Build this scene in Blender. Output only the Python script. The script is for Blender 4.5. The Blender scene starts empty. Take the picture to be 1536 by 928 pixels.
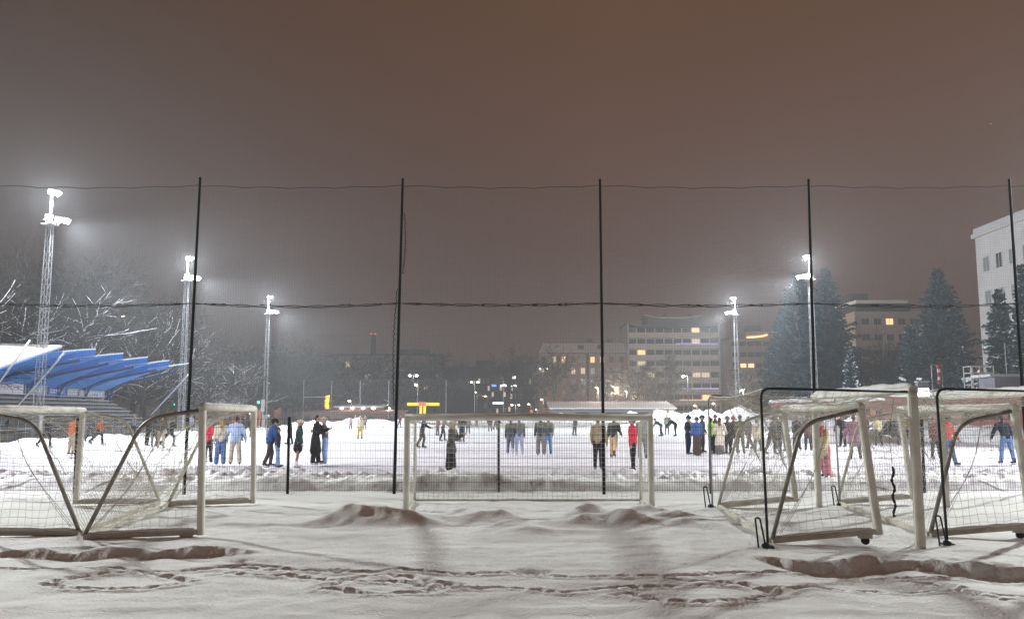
# photograph: floodlit skating rink at night seen past stored football goals and a ball fence
POW = 42000.0          # W per mast beam
POW_NEAR = 61000.0
POW_RINK = 30000.0
POW_BACK = 54000.0
SPILL = .42
HAZE = .00105
ANISO = .2
VB = 0
BEAM = (.89, .95, 1.0)
BEAM_NEAR = (.95, 1.0, .95)
SKY0, SKYM, SKY1 = (.068, .041, .034), (.097, .049, .034), (.112, .055, .031)
import bpy, bmesh, math, random
import numpy as np
from mathutils import Vector, Matrix
R = math.radians
rng = random.Random(11)
scene = bpy.context.scene
COL = scene.collection

# ------------------------------------------------------------------ camera
F_PX, W_PX, H_PX = 1300.0, 1536.0, 928.0
CAM_H = 2.0
PITCH = math.atan((620 - 464) / F_PX)
cp, sp = math.cos(PITCH), math.sin(PITCH)
cam = bpy.data.cameras.new('camera')
cam.sensor_width = 36.0
cam.lens = F_PX / W_PX * 36.0
cam.clip_start = 0.1
cam.clip_end = 2000
cam_o = bpy.data.objects.new('camera', cam)
cam_o.location = (0, 0, CAM_H)
cam_o.rotation_euler = (math.pi / 2 + PITCH, 0, 0)
COL.objects.link(cam_o)
scene.camera = cam_o

def ray(px, py):
    u, v = (px - 768) / F_PX, (464 - py) / F_PX
    return Vector((u, cp - v * sp, sp + v * cp))
def at(px, py, Y):                      # survey: where a measured direction meets the depth Y
    d = ray(px, py)
    return Vector((0, 0, CAM_H)) + d * (Y / d.y)
def GP(px, py, z=0.0):                  # survey: where it meets the ground
    d = ray(px, py)
    return Vector((0, 0, CAM_H)) + d * ((z - CAM_H) / d.z)

# ------------------------------------------------------------------ materials
def mat(name, col, rough=0.7, metal=0.0, var=0.12, scale=6.0, bump=0.0, bscale=40.0, emit=None, estr=0.0, col2=None, sample_light=True, spec=0.3):
    m = bpy.data.materials.new(name)
    m.use_nodes = True
    nt = m.node_tree
    b = nt.nodes['Principled BSDF']
    b.inputs['Roughness'].default_value = rough
    b.inputs['Metallic'].default_value = metal
    b.inputs['Specular IOR Level'].default_value = spec
    tc = nt.nodes.new('ShaderNodeTexCoord')
    n = nt.nodes.new('ShaderNodeTexNoise')
    n.inputs['Scale'].default_value = scale
    n.inputs['Detail'].default_value = 5
    nt.links.new(tc.outputs['Object'], n.inputs['Vector'])
    r = nt.nodes.new('ShaderNodeValToRGB')
    a = [max(0, c * (1 - var)) for c in col]
    z = [min(1, c * (1 + var)) for c in (col2 or col)]
    r.color_ramp.elements[0].position = 0.3
    r.color_ramp.elements[1].position = 0.7
    r.color_ramp.elements[0].color = (*a, 1)
    r.color_ramp.elements[1].color = (*z, 1)
    nt.links.new(n.outputs['Fac'], r.inputs['Fac'])
    nt.links.new(r.outputs['Color'], b.inputs['Base Color'])
    if bump:
        n2 = nt.nodes.new('ShaderNodeTexNoise')
        n2.inputs['Scale'].default_value = bscale
        n2.inputs['Detail'].default_value = 4
        nt.links.new(tc.outputs['Object'], n2.inputs['Vector'])
        bp = nt.nodes.new('ShaderNodeBump')
        bp.inputs['Strength'].default_value = bump
        bp.inputs['Distance'].default_value = 0.05
        nt.links.new(n2.outputs['Fac'], bp.inputs['Height'])
        nt.links.new(bp.outputs['Normal'], b.inputs['Normal'])
    if emit:
        b.inputs['Emission Color'].default_value = (*emit, 1)
        b.inputs['Emission Strength'].default_value = estr
        if not sample_light:
            try: m.cycles.emission_sampling = 'NONE'
            except Exception: pass
    return m

M = {}
M['snow'] = mat('snow', (.80, .80, .81), .75, var=.05, scale=.9, bump=.4, bscale=24)
M['snow_cap'] = mat('snow_cap', (.80, .80, .82), .8, var=.05, scale=5, bump=.4, bscale=18)
M['ice'] = mat('ice', (.82, .82, .85), .5, var=.10, scale=.5, bump=.3, bscale=3.5, spec=.25)
M['white_paint'] = mat('white_paint', (.72, .70, .63), .5, var=.14, scale=3, bump=.05)
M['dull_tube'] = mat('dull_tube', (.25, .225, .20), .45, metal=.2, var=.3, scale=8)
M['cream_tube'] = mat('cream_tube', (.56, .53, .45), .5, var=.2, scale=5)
M['dark_tube'] = mat('dark_tube', (.022, .022, .026), .45, var=.2)
M['steel'] = mat('steel', (.33, .34, .35), .5, metal=.3, var=.12)
M['net_cord'] = mat('net_cord', (.62, .60, .54), .9, var=.1)
M['fence_wire'] = mat('fence_wire', (.018, .022, .022), .8, var=.1, spec=.06)
M['fence_post'] = mat('fence_post', (.010, .013, .014), .8, var=.2, spec=.06)
M['rope'] = mat('rope', (.018, .017, .017), .9, var=.2)
M['ball_net'] = mat('ball_net', (.045, .05, .05), .9, var=.1)
M['rubber'] = mat('rubber', (.012, .012, .012), .8)
M['bark'] = mat('bark', (.036, .032, .030), .9, var=.25, scale=9)
M['bark_pale'] = mat('bark_pale', (.09, .085, .08), .9, var=.25, scale=9)
M['needles'] = mat('needles', (.020, .056, .066), .8, var=.35, scale=1.5)
M['needles_dark'] = mat('needles_dark', (.014, .040, .052), .8, var=.35, scale=1.5)
M['pink_plaster'] = mat('pink_plaster', (.52, .33, .26), .9, var=.08, scale=.5)
M['cream_plaster'] = mat('cream_plaster', (.76, .73, .67), .9, var=.06, scale=.5)
M['white_plaster'] = mat('white_plaster', (.33, .31, .30), .9, var=.10, scale=.4)
M['beige_plaster'] = mat('beige_plaster', (.38, .30, .245), .9, var=.06, scale=.5)
M['dark_facade'] = mat('dark_facade', (.028, .028, .028), .8, var=.12, scale=.4)
M['grey_facade'] = mat('grey_facade', (.22, .22, .22), .8, var=.1, scale=.4)
M['roof_dark'] = mat('roof_dark', (.06, .06, .062), .7, var=.12)
M['glass'] = mat('glass', (.03, .034, .04), .12, var=.2, spec=.5)
M['glass_pale'] = mat('glass_pale', (.14, .15, .16), .2, var=.2, spec=.5)
M['win_frame'] = mat('win_frame', (.32, .31, .29), .6)
M['lit_warm'] = mat('lit_warm', (.5, .4, .3), .6, emit=(1, .62, .28), estr=1.5, sample_light=False)
M['lit_soft'] = mat('lit_soft', (.5, .45, .4), .6, emit=(1, .80, .55), estr=.7, sample_light=False)
M['lit_cool'] = mat('lit_cool', (.5, .5, .5), .6, emit=(.88, .94, 1), estr=6, sample_light=False)
M['lit_blue'] = mat('lit_blue', (.1, .2, .5), .6, emit=(.08, .25, 1), estr=3.0, sample_light=False)
M['lit_violet'] = mat('lit_violet', (.4, .3, .6), .6, emit=(.48, .36, 1), estr=1.8, sample_light=False)
M['lit_orange'] = mat('lit_orange', (.6, .35, .2), .6, emit=(1, .45, .16), estr=2.6, sample_light=False)
M['lit_yellow'] = mat('lit_yellow', (.7, .5, .05), .6, emit=(1, .62, .02), estr=1.5, sample_light=False)
M['lit_red'] = mat('lit_red', (.7, .1, .05), .6, emit=(1, .10, .04), estr=2.2, sample_light=False)
M['lit_green'] = mat('lit_green', (.1, .6, .4), .6, emit=(.02, .9, .5), estr=6, sample_light=False)
M['lamp_warm'] = mat('lamp_warm', (.7, .6, .5), .6, emit=(1, .72, .42), estr=9, sample_light=False)
M['lamp_white'] = mat('lamp_white', (.7, .7, .7), .6, emit=(1, .95, .82), estr=14, sample_light=False)
M['flood_lens'] = mat('flood_lens', (.8, .8, .8), .5, emit=(1, .99, .93), estr=70, sample_light=False)
M['flood_body'] = mat('flood_body', (.10, .10, .10), .5, var=.05)
M['blue_sheet'] = mat('blue_sheet', (.06, .27, .72), .5, var=.12, scale=1.2)
M['blue_dark'] = mat('blue_dark', (.02, .06, .16), .5)
M['concrete'] = mat('concrete', (.20, .185, .165), .9, var=.2, scale=2)
M['bench_wood'] = mat('bench_wood', (.15, .13, .11), .85, var=.25, scale=3)
M['board_white'] = mat('board_white', (.55, .54, .54), .6, var=.04)
M['board_grey'] = mat('board_grey', (.22, .25, .30), .6, var=.06)
M['board_blue'] = mat('board_blue', (.06, .10, .32), .6, var=.06)
M['ink_dark'] = mat('ink_dark', (.05, .05, .06), .7)
M['ink_red'] = mat('ink_red', (.50, .27, .26), .7)
M['ink_pale'] = mat('ink_pale', (.6, .58, .5), .7)
M['brick'] = mat('brick', (.22, .09, .065), .9, var=.2, scale=3)
M['red_wall'] = mat('red_wall', (.27, .13, .105), .9, var=.15, scale=.8)
M['orange_plastic'] = mat('orange_plastic', (.26, .10, .06), .7)
M['grey_sheet'] = mat('grey_sheet', (.24, .24, .28), .6, var=.06)
M['windsock_red'] = mat('windsock_red', (.42, .045, .05), .8)
M['windsock_white'] = mat('windsock_white', (.6, .58, .55), .8)
M['glowing_yellow_cloth'] = mat('glowing_yellow_cloth', (.62, .40, .02), .7, emit=(1, .66, .04), estr=.25, sample_light=False)  # faint glow put into the cloth itself, the banner is no lamp
M['car_dark'] = mat('car_dark', (.02, .022, .028), .3, var=.1, spec=.5)
M['skin'] = mat('skin', (.46, .29, .21), .6, var=.06, scale=9)
M['tights'] = mat('tights', (.22, .12, .08), .6, var=.06)
M['blade'] = mat('blade', (.4, .4, .42), .35, metal=.7)
_cl = {}
def cloth(c):
    k = tuple(round(x, 3) for x in c)
    if k not in _cl:
        _cl[k] = mat('cloth', k, .85, var=.22, scale=14, bump=.5, bscale=30)
    return _cl[k]

# ------------------------------------------------------------------ mesh builder
class MB:
    def __init__(self): self.v, self.f, self.m = [], [], []
    def add(self, vs, fs, mi=0):
        o = len(self.v)
        self.v += [tuple(p) for p in vs]
        self.f += [tuple(i + o for i in q) for q in fs]
        self.m += [mi] * len(fs)
    def box(self, c, s, mi=0, rot=None):
        x, y, z = s[0] / 2, s[1] / 2, s[2] / 2
        vs = [Vector((a * x, b * y, d * z)) for d in (-1, 1) for b in (-1, 1) for a in (-1, 1)]
        if rot is not None: vs = [rot @ p for p in vs]
        vs = [p + Vector(c) for p in vs]
        self.add(vs, [(0, 2, 3, 1), (4, 5, 7, 6), (0, 1, 5, 4), (2, 6, 7, 3), (0, 4, 6, 2), (1, 3, 7, 5)], mi)
    def bbox(self, a, b, mi=0):
        self.box([(a[i] + b[i]) / 2 for i in range(3)], [abs(b[i] - a[i]) for i in range(3)], mi)
    def bar(self, p, q, w, h, mi=0, up=(0, 0, 1), bev=0.0):
        p, q = Vector(p), Vector(q); d = (q - p); L = d.length; d.normalize()
        u = Vector(up); s = d.cross(u)
        if s.length < 1e-4: s = d.cross(Vector((1, 0, 0)))
        s.normalize(); t = s.cross(d)
        w, h = w / 2, h / 2
        if bev:
            e = bev
            prof = [(-w + e, -h), (w - e, -h), (w, -h + e), (w, h - e), (w - e, h), (-w + e, h), (-w, h - e), (-w, -h + e)]
        else:
            prof = [(-w, -h), (w, -h), (w, h), (-w, h)]
        n = len(prof)
        vs = [c + s * a + t * b for c in (p, q) for a, b in prof]
        fs = [(i, (i + 1) % n, n + (i + 1) % n, n + i) for i in range(n)] + [tuple(range(n))[::-1], tuple(range(n, 2 * n))]
        self.add(vs, fs, mi)
    def sweep(self, pts, r, sides=6, mi=0, cap=True, flat=1.0):
        pts = [Vector(p) for p in pts]; n = len(pts)
        rs = r if isinstance(r, (list, tuple)) else [r] * n
        t0 = (pts[1] - pts[0]).normalized()
        a = Vector((0, 0, 1)) if abs(t0.z) < .9 else Vector((1, 0, 0))
        nrm = t0.cross(a).normalized()
        vs = []
        for i in range(n):
            t = (pts[min(i + 1, n - 1)] - pts[max(i - 1, 0)])
            if t.length < 1e-9: t = t0
            t = t.normalized()
            nrm = (nrm - t * nrm.dot(t))
            if nrm.length < 1e-6: nrm = t.orthogonal()
            nrm.normalize(); bn = t.cross(nrm)
            for k in range(sides):
                an = 2 * math.pi * (k + .5) / sides
                vs.append(pts[i] + nrm * (math.cos(an) * rs[i]) + bn * (math.sin(an) * rs[i] * flat))
        fs = []
        for i in range(n - 1):
            for k in range(sides):
                a1, b1 = i * sides + k, i * sides + (k + 1) % sides
                fs.append((a1, b1, b1 + sides, a1 + sides))
        if cap and sides > 2:
            fs.append(tuple(range(sides))[::-1]); fs.append(tuple(range((n - 1) * sides, n * sides)))
        self.add(vs, fs, mi)
    def ell(self, c, r, mi=0, seg=10, rings=6, rot=None):
        vs = []; fs = []
        c = Vector(c)
        for j in range(rings + 1):
            th = math.pi * j / rings
            for i in range(seg):
                ph = 2 * math.pi * i / seg
                p = Vector((r[0] * math.sin(th) * math.cos(ph), r[1] * math.sin(th) * math.sin(ph), r[2] * math.cos(th)))
                if rot is not None: p = rot @ p
                vs.append(c + p)
        for j in range(rings):
            for i in range(seg):
                a, b = j * seg + i, j * seg + (i + 1) % seg
                fs.append((a, a + seg, b + seg, b))
        self.add(vs, fs, mi)
    def caps(self, p, q, r0, r1, fl=1.0, mi=0, sides=10):
        # tapered capsule, elliptical across (fl scales the local front-back radius)
        p, q = Vector(p), Vector(q); d = q - p; L = max(d.length, 1e-5); d = d / L
        ax = Vector((1, 0, 0)) if abs(d.x) < .8 else Vector((0, 1, 0))
        s = (ax - d * ax.dot(d)).normalized(); t = d.cross(s)
        rows = []
        for k in (0, 1, 2):
            an = math.pi / 2 * (1 - k / 3)
            rows.append((p - d * r0 * math.sin(an) * .9, r0 * max(.04, math.cos(an))))
        rows += [(p, r0), (p.lerp(q, .5), (r0 + r1) / 2), (q, r1)]
        for k in (2, 1, 0):
            an = math.pi / 2 * (1 - k / 3)
            rows.append((q + d * r1 * math.sin(an) * .9, r1 * max(.04, math.cos(an))))
        n = len(rows); vs = []; fs = []
        for c, r in rows:
            for k in range(sides):
                an = 2 * math.pi * k / sides
                vs.append(c + s * (math.cos(an) * r) + t * (math.sin(an) * r * fl))
        for i in range(n - 1):
            for k in range(sides):
                a1, b1 = i * sides + k, i * sides + (k + 1) % sides
                fs.append((a1, b1, b1 + sides, a1 + sides))
        fs.append(tuple(range(sides))[::-1]); fs.append(tuple(range((n - 1) * sides, n * sides)))
        self.add(vs, fs, mi)
    def mesh(self, name, mats):
        me = bpy.data.meshes.new(name)
        me.from_pydata(self.v, [], self.f)
        for m_ in (mats if isinstance(mats, (list, tuple)) else [mats]): me.materials.append(m_)
        if any(self.m): me.polygons.foreach_set('material_index', self.m)
        me.update()
        return me
    def build(self, name, mats, parent=None, smooth=False, loc=None):
        me = self.mesh(name, mats)
        if smooth: me.polygons.foreach_set('use_smooth', [True] * len(me.polygons))
        return link(name, me, parent, loc)

def link(name, me, parent=None, loc=None):
    o = bpy.data.objects.new(name, me); COL.objects.link(o)
    if parent is not None: o.parent = parent
    if loc is not None: o.location = loc
    return o
def tag(o, label=None, cat=None, group=None, kind=None):
    if label: o['label'] = label
    if cat: o['category'] = cat
    if group: o['group'] = group
    if kind: o['kind'] = kind
    return o
def thing(name, label, cat, loc=(0, 0, 0), rotz=0.0, group=None):
    o = bpy.data.objects.new(name, None); COL.objects.link(o)
    o.empty_display_size = .2
    o.location = loc; o.rotation_euler = (0, 0, rotz)
    return tag(o, label, cat, group)
def copy_tree(o, parent=None):
    c = o.copy(); COL.objects.link(c)
    if parent is not None: c.parent = parent
    for ch in list(o.children): copy_tree(ch, c)
    return c
def arc(pts, r=0.2, n=6):
    """polyline with rounded corners"""
    pts = [Vector(p) for p in pts]; out = [pts[0]]
    for i in range(1, len(pts) - 1):
        a, b, c = pts[i - 1], pts[i], pts[i + 1]
        d1, d2 = (a - b), (c - b)
        k = min(r, d1.length * .49, d2.length * .49)
        p0, p1 = b + d1.normalized() * k, b + d2.normalized() * k
        for j in range(n + 1):
            t = j / n
            out.append(p0 * (1 - t) ** 2 + b * 2 * t * (1 - t) + p1 * t * t)
    out.append(pts[-1])
    return out
def net(mb, P, nu, nv, su, sv, r, mi=0):
    for i in range(nu + 1):
        mb.sweep([P(i / nu, j / sv) for j in range(sv + 1)], r, 3, mi, False)
    for j in range(nv + 1):
        mb.sweep([P(i / su, j / nv) for i in range(su + 1)], r, 3, mi, False)
# ------------------------------------------------------------------ ground
def _h(ix, iy, s):
    v = np.sin(ix * 127.1 + iy * 311.7 + s * 74.7) * 43758.5453
    return v - np.floor(v)
def vnoise(x, y, s=0):
    ix, iy = np.floor(x), np.floor(y); fx, fy = x - ix, y - iy
    fx = fx * fx * (3 - 2 * fx); fy = fy * fy * (3 - 2 * fy)
    return ((_h(ix, iy, s) * (1 - fx) + _h(ix + 1, iy, s) * fx) * (1 - fy) + (_h(ix, iy + 1, s) * (1 - fx) + _h(ix + 1, iy + 1, s) * fx) * fy) * 2 - 1
def fbm(x, y, s=0, o=4):
    t = 0; a = 1; k = 1
    for i in range(o):
        t = t + a * vnoise(x * k, y * k, s + i * 3); a *= .5; k *= 2.03
    return t
def sst(a, b, x):
    t = np.clip((x - a) / (b - a), 0, 1); return t * t * (3 - 2 * t)

FENCE_Y = GP(760, 740).y
RINK_Y0, RINK_Y1 = 29.8, 128.0
RINK_X0, RINK_X1 = -30.0, 31.0

def poly_interp(pts, step):
    out = []
    for a, b in zip(pts[:-1], pts[1:]):
        n = max(1, int((b - a).length / step))
        out += [a.lerp(b, i / n) for i in range(n)]
    out.append(pts[-1]); return out

tracks = [
    [(-30, 848), (120, 845), (200, 850), (300, 848), (420, 852), (520, 857), (640, 860), (740, 862), (850, 866), (960, 868), (1060, 862), (1160, 855), (1260, 855), (1400, 860), (1570, 855)],
    [(75, 873), (130, 860), (200, 852), (270, 862), (285, 870), (240, 878), (160, 884), (100, 882), (75, 873)],
    [(330, 857), (430, 862), (520, 872), (620, 878), (680, 884), (760, 884), (860, 887), (940, 886), (1010, 880), (1120, 880), (1250, 882), (1400, 884), (1570, 888)],
    [(490, 880), (540, 866), (620, 868), (680, 880), (640, 892), (560, 894), (500, 884)],
    [(940, 895), (990, 901), (1060, 905), (1130, 900), (1170, 888), (1120, 876), (1010, 872)],
    [(1385, 866), (1420, 872), (1470, 890), (1570, 902)],
    [(215, 852), (330, 846), (430, 850)],
]
def rutline(line):
    return poly_interp([GP(*p).xy.to_3d() for p in line], .055)

def footprints(Xn, Yn):
    D = np.zeros_like(Xn)
    rr = random.Random(4)
    ox = Xn.min()
    for line in tracks:
        pts = rutline(line)
        for i, p in enumerate(pts):
            if abs(p.x) > 10: continue
            nx = rr.uniform(-.04, .04); ny = rr.uniform(-.045, .045) + .06 * math.sin(i * .21 + p.x)
            m = (np.abs(Xn - p.x - nx) < .3) & (np.abs(Yn - p.y - ny) < .3)
            dx, dy = Xn[m] - p.x - nx, Yn[m] - p.y - ny
            a, b = rr.uniform(.05, .12), rr.uniform(.035, .065)
            e = (dx / a) ** 2 + (dy / b) ** 2
            dep = rr.uniform(.045, .105)
            cur = -dep * np.exp(-e ** 1.4) + dep * .28 * np.exp(-(np.sqrt(e) - 1.7) ** 2 * 3)
            D[m] = np.where(np.abs(cur) > .004, np.where(cur < 0, np.minimum(D[m], cur), np.maximum(D[m], np.minimum(cur, D[m] + .02))), D[m])
    for px, py in [(780, 857), (797, 856), (812, 858), (360, 838), (1290, 850), (130, 822)]:
        g = GP(px, py); e = ((Xn - g.x) / .12) ** 2 + ((Yn - g.y) / .13) ** 2
        D += -.09 * np.exp(-e)
    return D + (D < -.01) * .015 * fbm(Xn * 9, Yn * 9, 55, 2)

def height_field(X, Y):
    Z = .025 * fbm(X * .7, Y * .7, 1, 3) + .008 * fbm(X * 4, Y * 4, 5, 2)
    # drifting ripples near the camera
    Z += .010 * fbm(X * .9, Y * 3.0, 9, 3)
    # mounds in front of the middle goal
    for px, py, h, wx, wy in [(520, 782, .22, .55, .5), (560, 784, .36, .6, .45), (605, 786, .20, .5, .4), (655, 781, .12, .5, .35), (700, 772, .22, .45, .3),
                              (738, 778, .22, .55, .35), (765, 790, .20, .35, .3), (800, 797, .12, .5, .3), (850, 786, .16, .6, .35), (884, 771, .30, .35, .28), (905, 785, .16, .6, .35),
                              (945, 786, .24, .5, .35), (965, 772, .28, .5, .3), (1005, 779, .22, .5, .35), (1035, 786, .10, .5, .35)]:
        g = GP(px, py)
        e = np.exp(-(((X - g.x) / wx) ** 2 + ((Y - g.y) / wy) ** 2))
        Z += .72 * h * e * (1 + .38 * fbm(X * 2.3, Y * 2.3, px, 3) + .05 * np.abs(fbm(X * 7, Y * 7, px + 2, 2)))
    # ridge of snow along the foot of the fence
    w = np.interp(X, [GP(p, 740).x for p in (-300, 0, 60, 130, 240, 300, 430, 480, 560, 620, 690, 760, 830, 900, 1000, 1080, 1180, 1260, 1400, 1700)],
                  [.22, .2, .3, .34, .14, .2, .34, .2, .26, .30, .38, .33, .28, .22, .2, .24, .3, .2, .26, .2])
    yc = FENCE_Y + .75 + .2 * vnoise(X * .5, X * 0 + 3, 3)
    t = (Y - yc)
    Z += w * 1.25 * np.where(t < 0, np.exp(-(np.abs(t) / .42) ** 3), np.exp(-(t / 1.1) ** 2)) * (1 + .15 * fbm(X * 3, Y * 3, 12, 3))
    # chopped up snow between fence and rink
    band = sst(FENCE_Y + .8, FENCE_Y + 2, Y) * (1 - sst(RINK_Y0 - 1.6, RINK_Y0 + .2, Y))
    ch = fbm(X * 1.1, Y * 1.0, 21, 4)
    Z += band * (.05 + .15 * np.abs(ch) + .13 * np.maximum(0, fbm(X * 3.1, Y * 2.3, 31, 3)))
    # banks in front of the stored goals: snow behind lies higher, the bank faces the camera
    for line, h, xa, xb, fade in [
        ([(-120, 830), (0, 829), (120, 826), (200, 826), (330, 826), (430, 834)], .10, -40, GP(405, 830).x, .9),
        ([(1090, 842), (1130, 838), (1250, 840), (1330, 842), (1440, 845), (1536, 848), (1700, 850)], .18, GP(1130, 836).x, 40, .7)]:
        g = [GP(*p) for p in line]
        yl = np.interp(X, [p.x for p in g], [p.y for p in g]) + .13 * fbm(X * 1.2, X * 0 + 7, 41, 3)
        dd = Y - yl
        hh = h * (1 + .30 * fbm(X * 1.1, X * 0 + 2, 44, 3))
        dd = dd + .07 * fbm(X * 6, Y * 6, 45, 3)
        ends = sst(xa - .1, xa + fade, X) * (1 - sst(xb - fade, xb + .1, X))
        Z -= hh * (1 - sst(-.05, .10, dd)) * np.exp(-np.maximum(-dd, 0) / 1.5) * ends
        Z += .32 * hh * np.exp(-(np.maximum(dd, 0) / .45) ** 2) * sst(-.05, .1, dd) * (.6 + .8 * fbm(X * 2.3, Y * 2.3, 46, 3)) * ends
    # trampled paths
    near = (Y > 6) & (Y < 17)
    if near.any(): Z[near] += footprints(X[near], Y[near])
    # wooded slope on the far side of the stand, gentle rise beyond the field
    Z += 11 * sst(-48, -105, X) * sst(20, 60, Y) * (1 - sst(150, 230, Y))
    Z += 2.5 * sst(48, 75, X) * sst(60, 110, Y)
    # dip under the ice sheet
    ins = sst(RINK_X0 - .4, RINK_X0 + .4, X) * (1 - sst(RINK_X1 - .4, RINK_X1 + .4, X)) * sst(RINK_Y0 - .2, RINK_Y0 + .5, Y) * (1 - sst(RINK_Y1 - .5, RINK_Y1 + .5, Y))
    Z = Z * (1 - ins) - .08 * ins
    return Z

def axis(parts):
    out = []
    for a, b, s in parts: out += list(np.arange(a, b, s))
    return out
def geo(a, b, s, k):
    out = []; x = a
    while x < b: out.append(x); x += s; s *= k
    out.append(b); return out
ys = [-30, -20, -10, -4, 0, 3, 5] + axis([(6, 13.5, .034), (13.5, 17, .045), (17, 24, .055), (24, 31, .075)]) + geo(31, 455, .3, 1.045)
xh = axis([(0, 8, .045), (8, 18, .055)]) + geo(18, 430, .12, 1.075)
xs = [-x for x in xh[:0:-1]] + xh
def grid_object(name, xs, ys, fn, m, smooth=True):
    xs, ys = np.array(xs), np.array(ys)
    X, Y = np.meshgrid(xs, ys)
    Z = fn(X, Y)
    nx, ny = len(xs), len(ys)
    co = np.stack([X, Y, Z], -1).reshape(-1, 3).astype(np.float32)
    idx = np.arange(nx * ny).reshape(ny, nx)
    q = np.stack([idx[:-1, :-1], idx[:-1, 1:], idx[1:, 1:], idx[1:, :-1]], -1).reshape(-1, 4)
    me = bpy.data.meshes.new(name)
    me.vertices.add(len(co)); me.vertices.foreach_set('co', co.ravel())
    me.loops.add(q.size); me.loops.foreach_set('vertex_index', q.ravel().astype(np.int32))
    me.polygons.add(len(q)); me.polygons.foreach_set('loop_start', np.arange(0, q.size, 4, dtype=np.int32))
    me.polygons.foreach_set('use_smooth', np.ones(len(q), dtype=bool))
    me.update(calc_edges=True)
    me.materials.append(m)
    return link(name, me)
ground = grid_object('snow_ground', xs, ys, height_field, M['snow'])
tag(ground, kind='structure')
def ground_z(x, y):
    return float(height_field(np.array([[float(x)]]), np.array([[float(y)]]))[0, 0]) if not (6 < y < 17) else 0.0
def rink_h(X, Y):
    e = np.minimum(np.minimum(X - RINK_X0, RINK_X1 - X), np.minimum(Y - RINK_Y0, RINK_Y1 - Y))
    return .006 * fbm(X * .5, Y * .5, 77, 3) * sst(0, 1.5, e) + .012 * np.maximum(0, fbm(X * 1.6, Y * 1.2, 81, 3)) * (1 - sst(40, 60, Y))
rink = grid_object('ice_rink', list(np.arange(RINK_X0, RINK_X1 + .01, .25)), axis([(RINK_Y0, 45, .12), (45, RINK_Y1 + .01, .4)]), rink_h, M['ice'])
tag(rink, kind='structure')

def bank(name, pts, wid, hgt, seed, m=None):
    """ploughed bank of snow along a line: lumpy ridge"""
    pts = [Vector(p) for p in pts]
    L = [0]
    for a, b in zip(pts[:-1], pts[1:]): L.append(L[-1] + (b - a).length)
    n = int(L[-1] / .35); k = 12
    vs, fs = [], []
    tt = np.linspace(0, L[-1], n)
    cx = np.interp(tt, L, [p.x for p in pts]); cy = np.interp(tt, L, [p.y for p in pts]); hh = np.interp(tt, L, [hgt * p.z for p in pts])
    for i in range(n):
        j = min(i + 1, n - 1); jj = max(i - 1, 0)
        d = Vector((cx[j] - cx[jj], cy[j] - cy[jj], 0)).normalized(); s = Vector((-d.y, d.x, 0))
        for q in range(k + 1):
            u = q / k * 2 - 1
            prof = (1 - u * u) ** 1.2
            lump = 1 + .40 * float(fbm(np.array(tt[i] * .55), np.array(u * 1.3), seed, 3))
            z = hh[i] * prof * lump
            p = Vector((cx[i], cy[i], -.1)) + s * (u * wid * (1 + .2 * lump)) + Vector((0, 0, z))
            vs.append(p)
    for i in range(n - 1):
        for q in range(k):
            a = i * (k + 1) + q
            fs.append((a, a + 1, a + k + 2, a + k + 1))
    mb = MB(); mb.add(vs, fs)
    o = mb.build(name, m or M['snow'], None, True); tag(o, kind='structure'); return o
bank('snow_bank', [(-32, 126, .5), (-15, 130, .55), (-5, 131, .6), (10, 131, .7), (22, 130, 1.0), (27, 129, 1.25), (33, 126, 1.15), (34, 112, .9), (34.2, 95, .7), (34.2, 70, .55), (34, 45, .45)], 2.1, 2.1, 3)
bank('snow_bank', [(-31.5, 34, .4), (-31.8, 60, .5), (-31.8, 90, .5), (-31.6, 122, .45)], 1.0, .75, 8)
b = GP(1300, 690); bank('snow_bank', [(at(1225, 640, 60).x, 60, .2), (at(1250, 640, 61).x, 61, .9), (at(1300, 640, 62).x, 62.5, .6), (at(1340, 640, 64).x, 64, .2)], 1.3, 1.5, 15)
# ------------------------------------------------------------------ ball fence
fence = thing('ball_fence', 'tall black ball fence with netting above wire panels across the whole field end', 'fence', (0, FENCE_Y, 0))
def FX(px, py): 
    p = at(px, py, FENCE_Y); return Vector((p.x, 0, p.z))
tall = [((-345, 738), (-310, 268)), ((-37, 738), (-6, 268)), ((276, 738), (300, 268)), ((591, 741), (604, 270)), ((906, 741), (900, 271)), ((1226, 746), (1213, 271)), ((1544, 748), (1514, 271)), ((1858, 748), (1822, 271))]
TOPS = []
for b_, t_ in tall:
    p, q = FX(*b_), FX(*t_); p.z = -.15
    mb = MB(); mb.sweep([p, p.lerp(q, .5), q], [.041, .040, .033], 8)
    mb.sweep([q, q + Vector((0, 0, .04))], [.042, .03], 8)
    mb.build('post', M['fence_post'], fence, True)
    TOPS.append((p, q))
for px in (-190, 117, 434, 748, 1064, 1382, 1700):
    p = FX(px + (768 - px) * -.008, 738); q = FX(px, 625)
    mb = MB(); mb.bar(Vector((p.x, 0, -.1)), q, .06, .05, up=(0, 1, 0))
    mb.build('post', M['fence_post'], fence)
# welded wire panels between posts
bx = sorted([p.x for p, q in TOPS] + [FX(px, 738).x for px in (-190, 117, 434, 748, 1064, 1382, 1700)])
PZ = 1.88
for a, b_ in zip(bx[:-1], bx[1:]):
    a, b_ = a + .05, b_ - .05
    mb = MB(); n = int((b_ - a) / .062)
    for i in range(n + 1):
        x = a + (b_ - a) * i / n
        mb.sweep([(x, .045, .04), (x, .045, PZ)], .0031, 3, 0, False)
    for j in range(10):
        z = .08 + (PZ - .1) * j / 9
        mb.sweep([(a, .052, z), (b_, .052, z)], .0058, 4, 0, False)
    mb.build('wire_panel', M['fence_wire'], fence)
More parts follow.
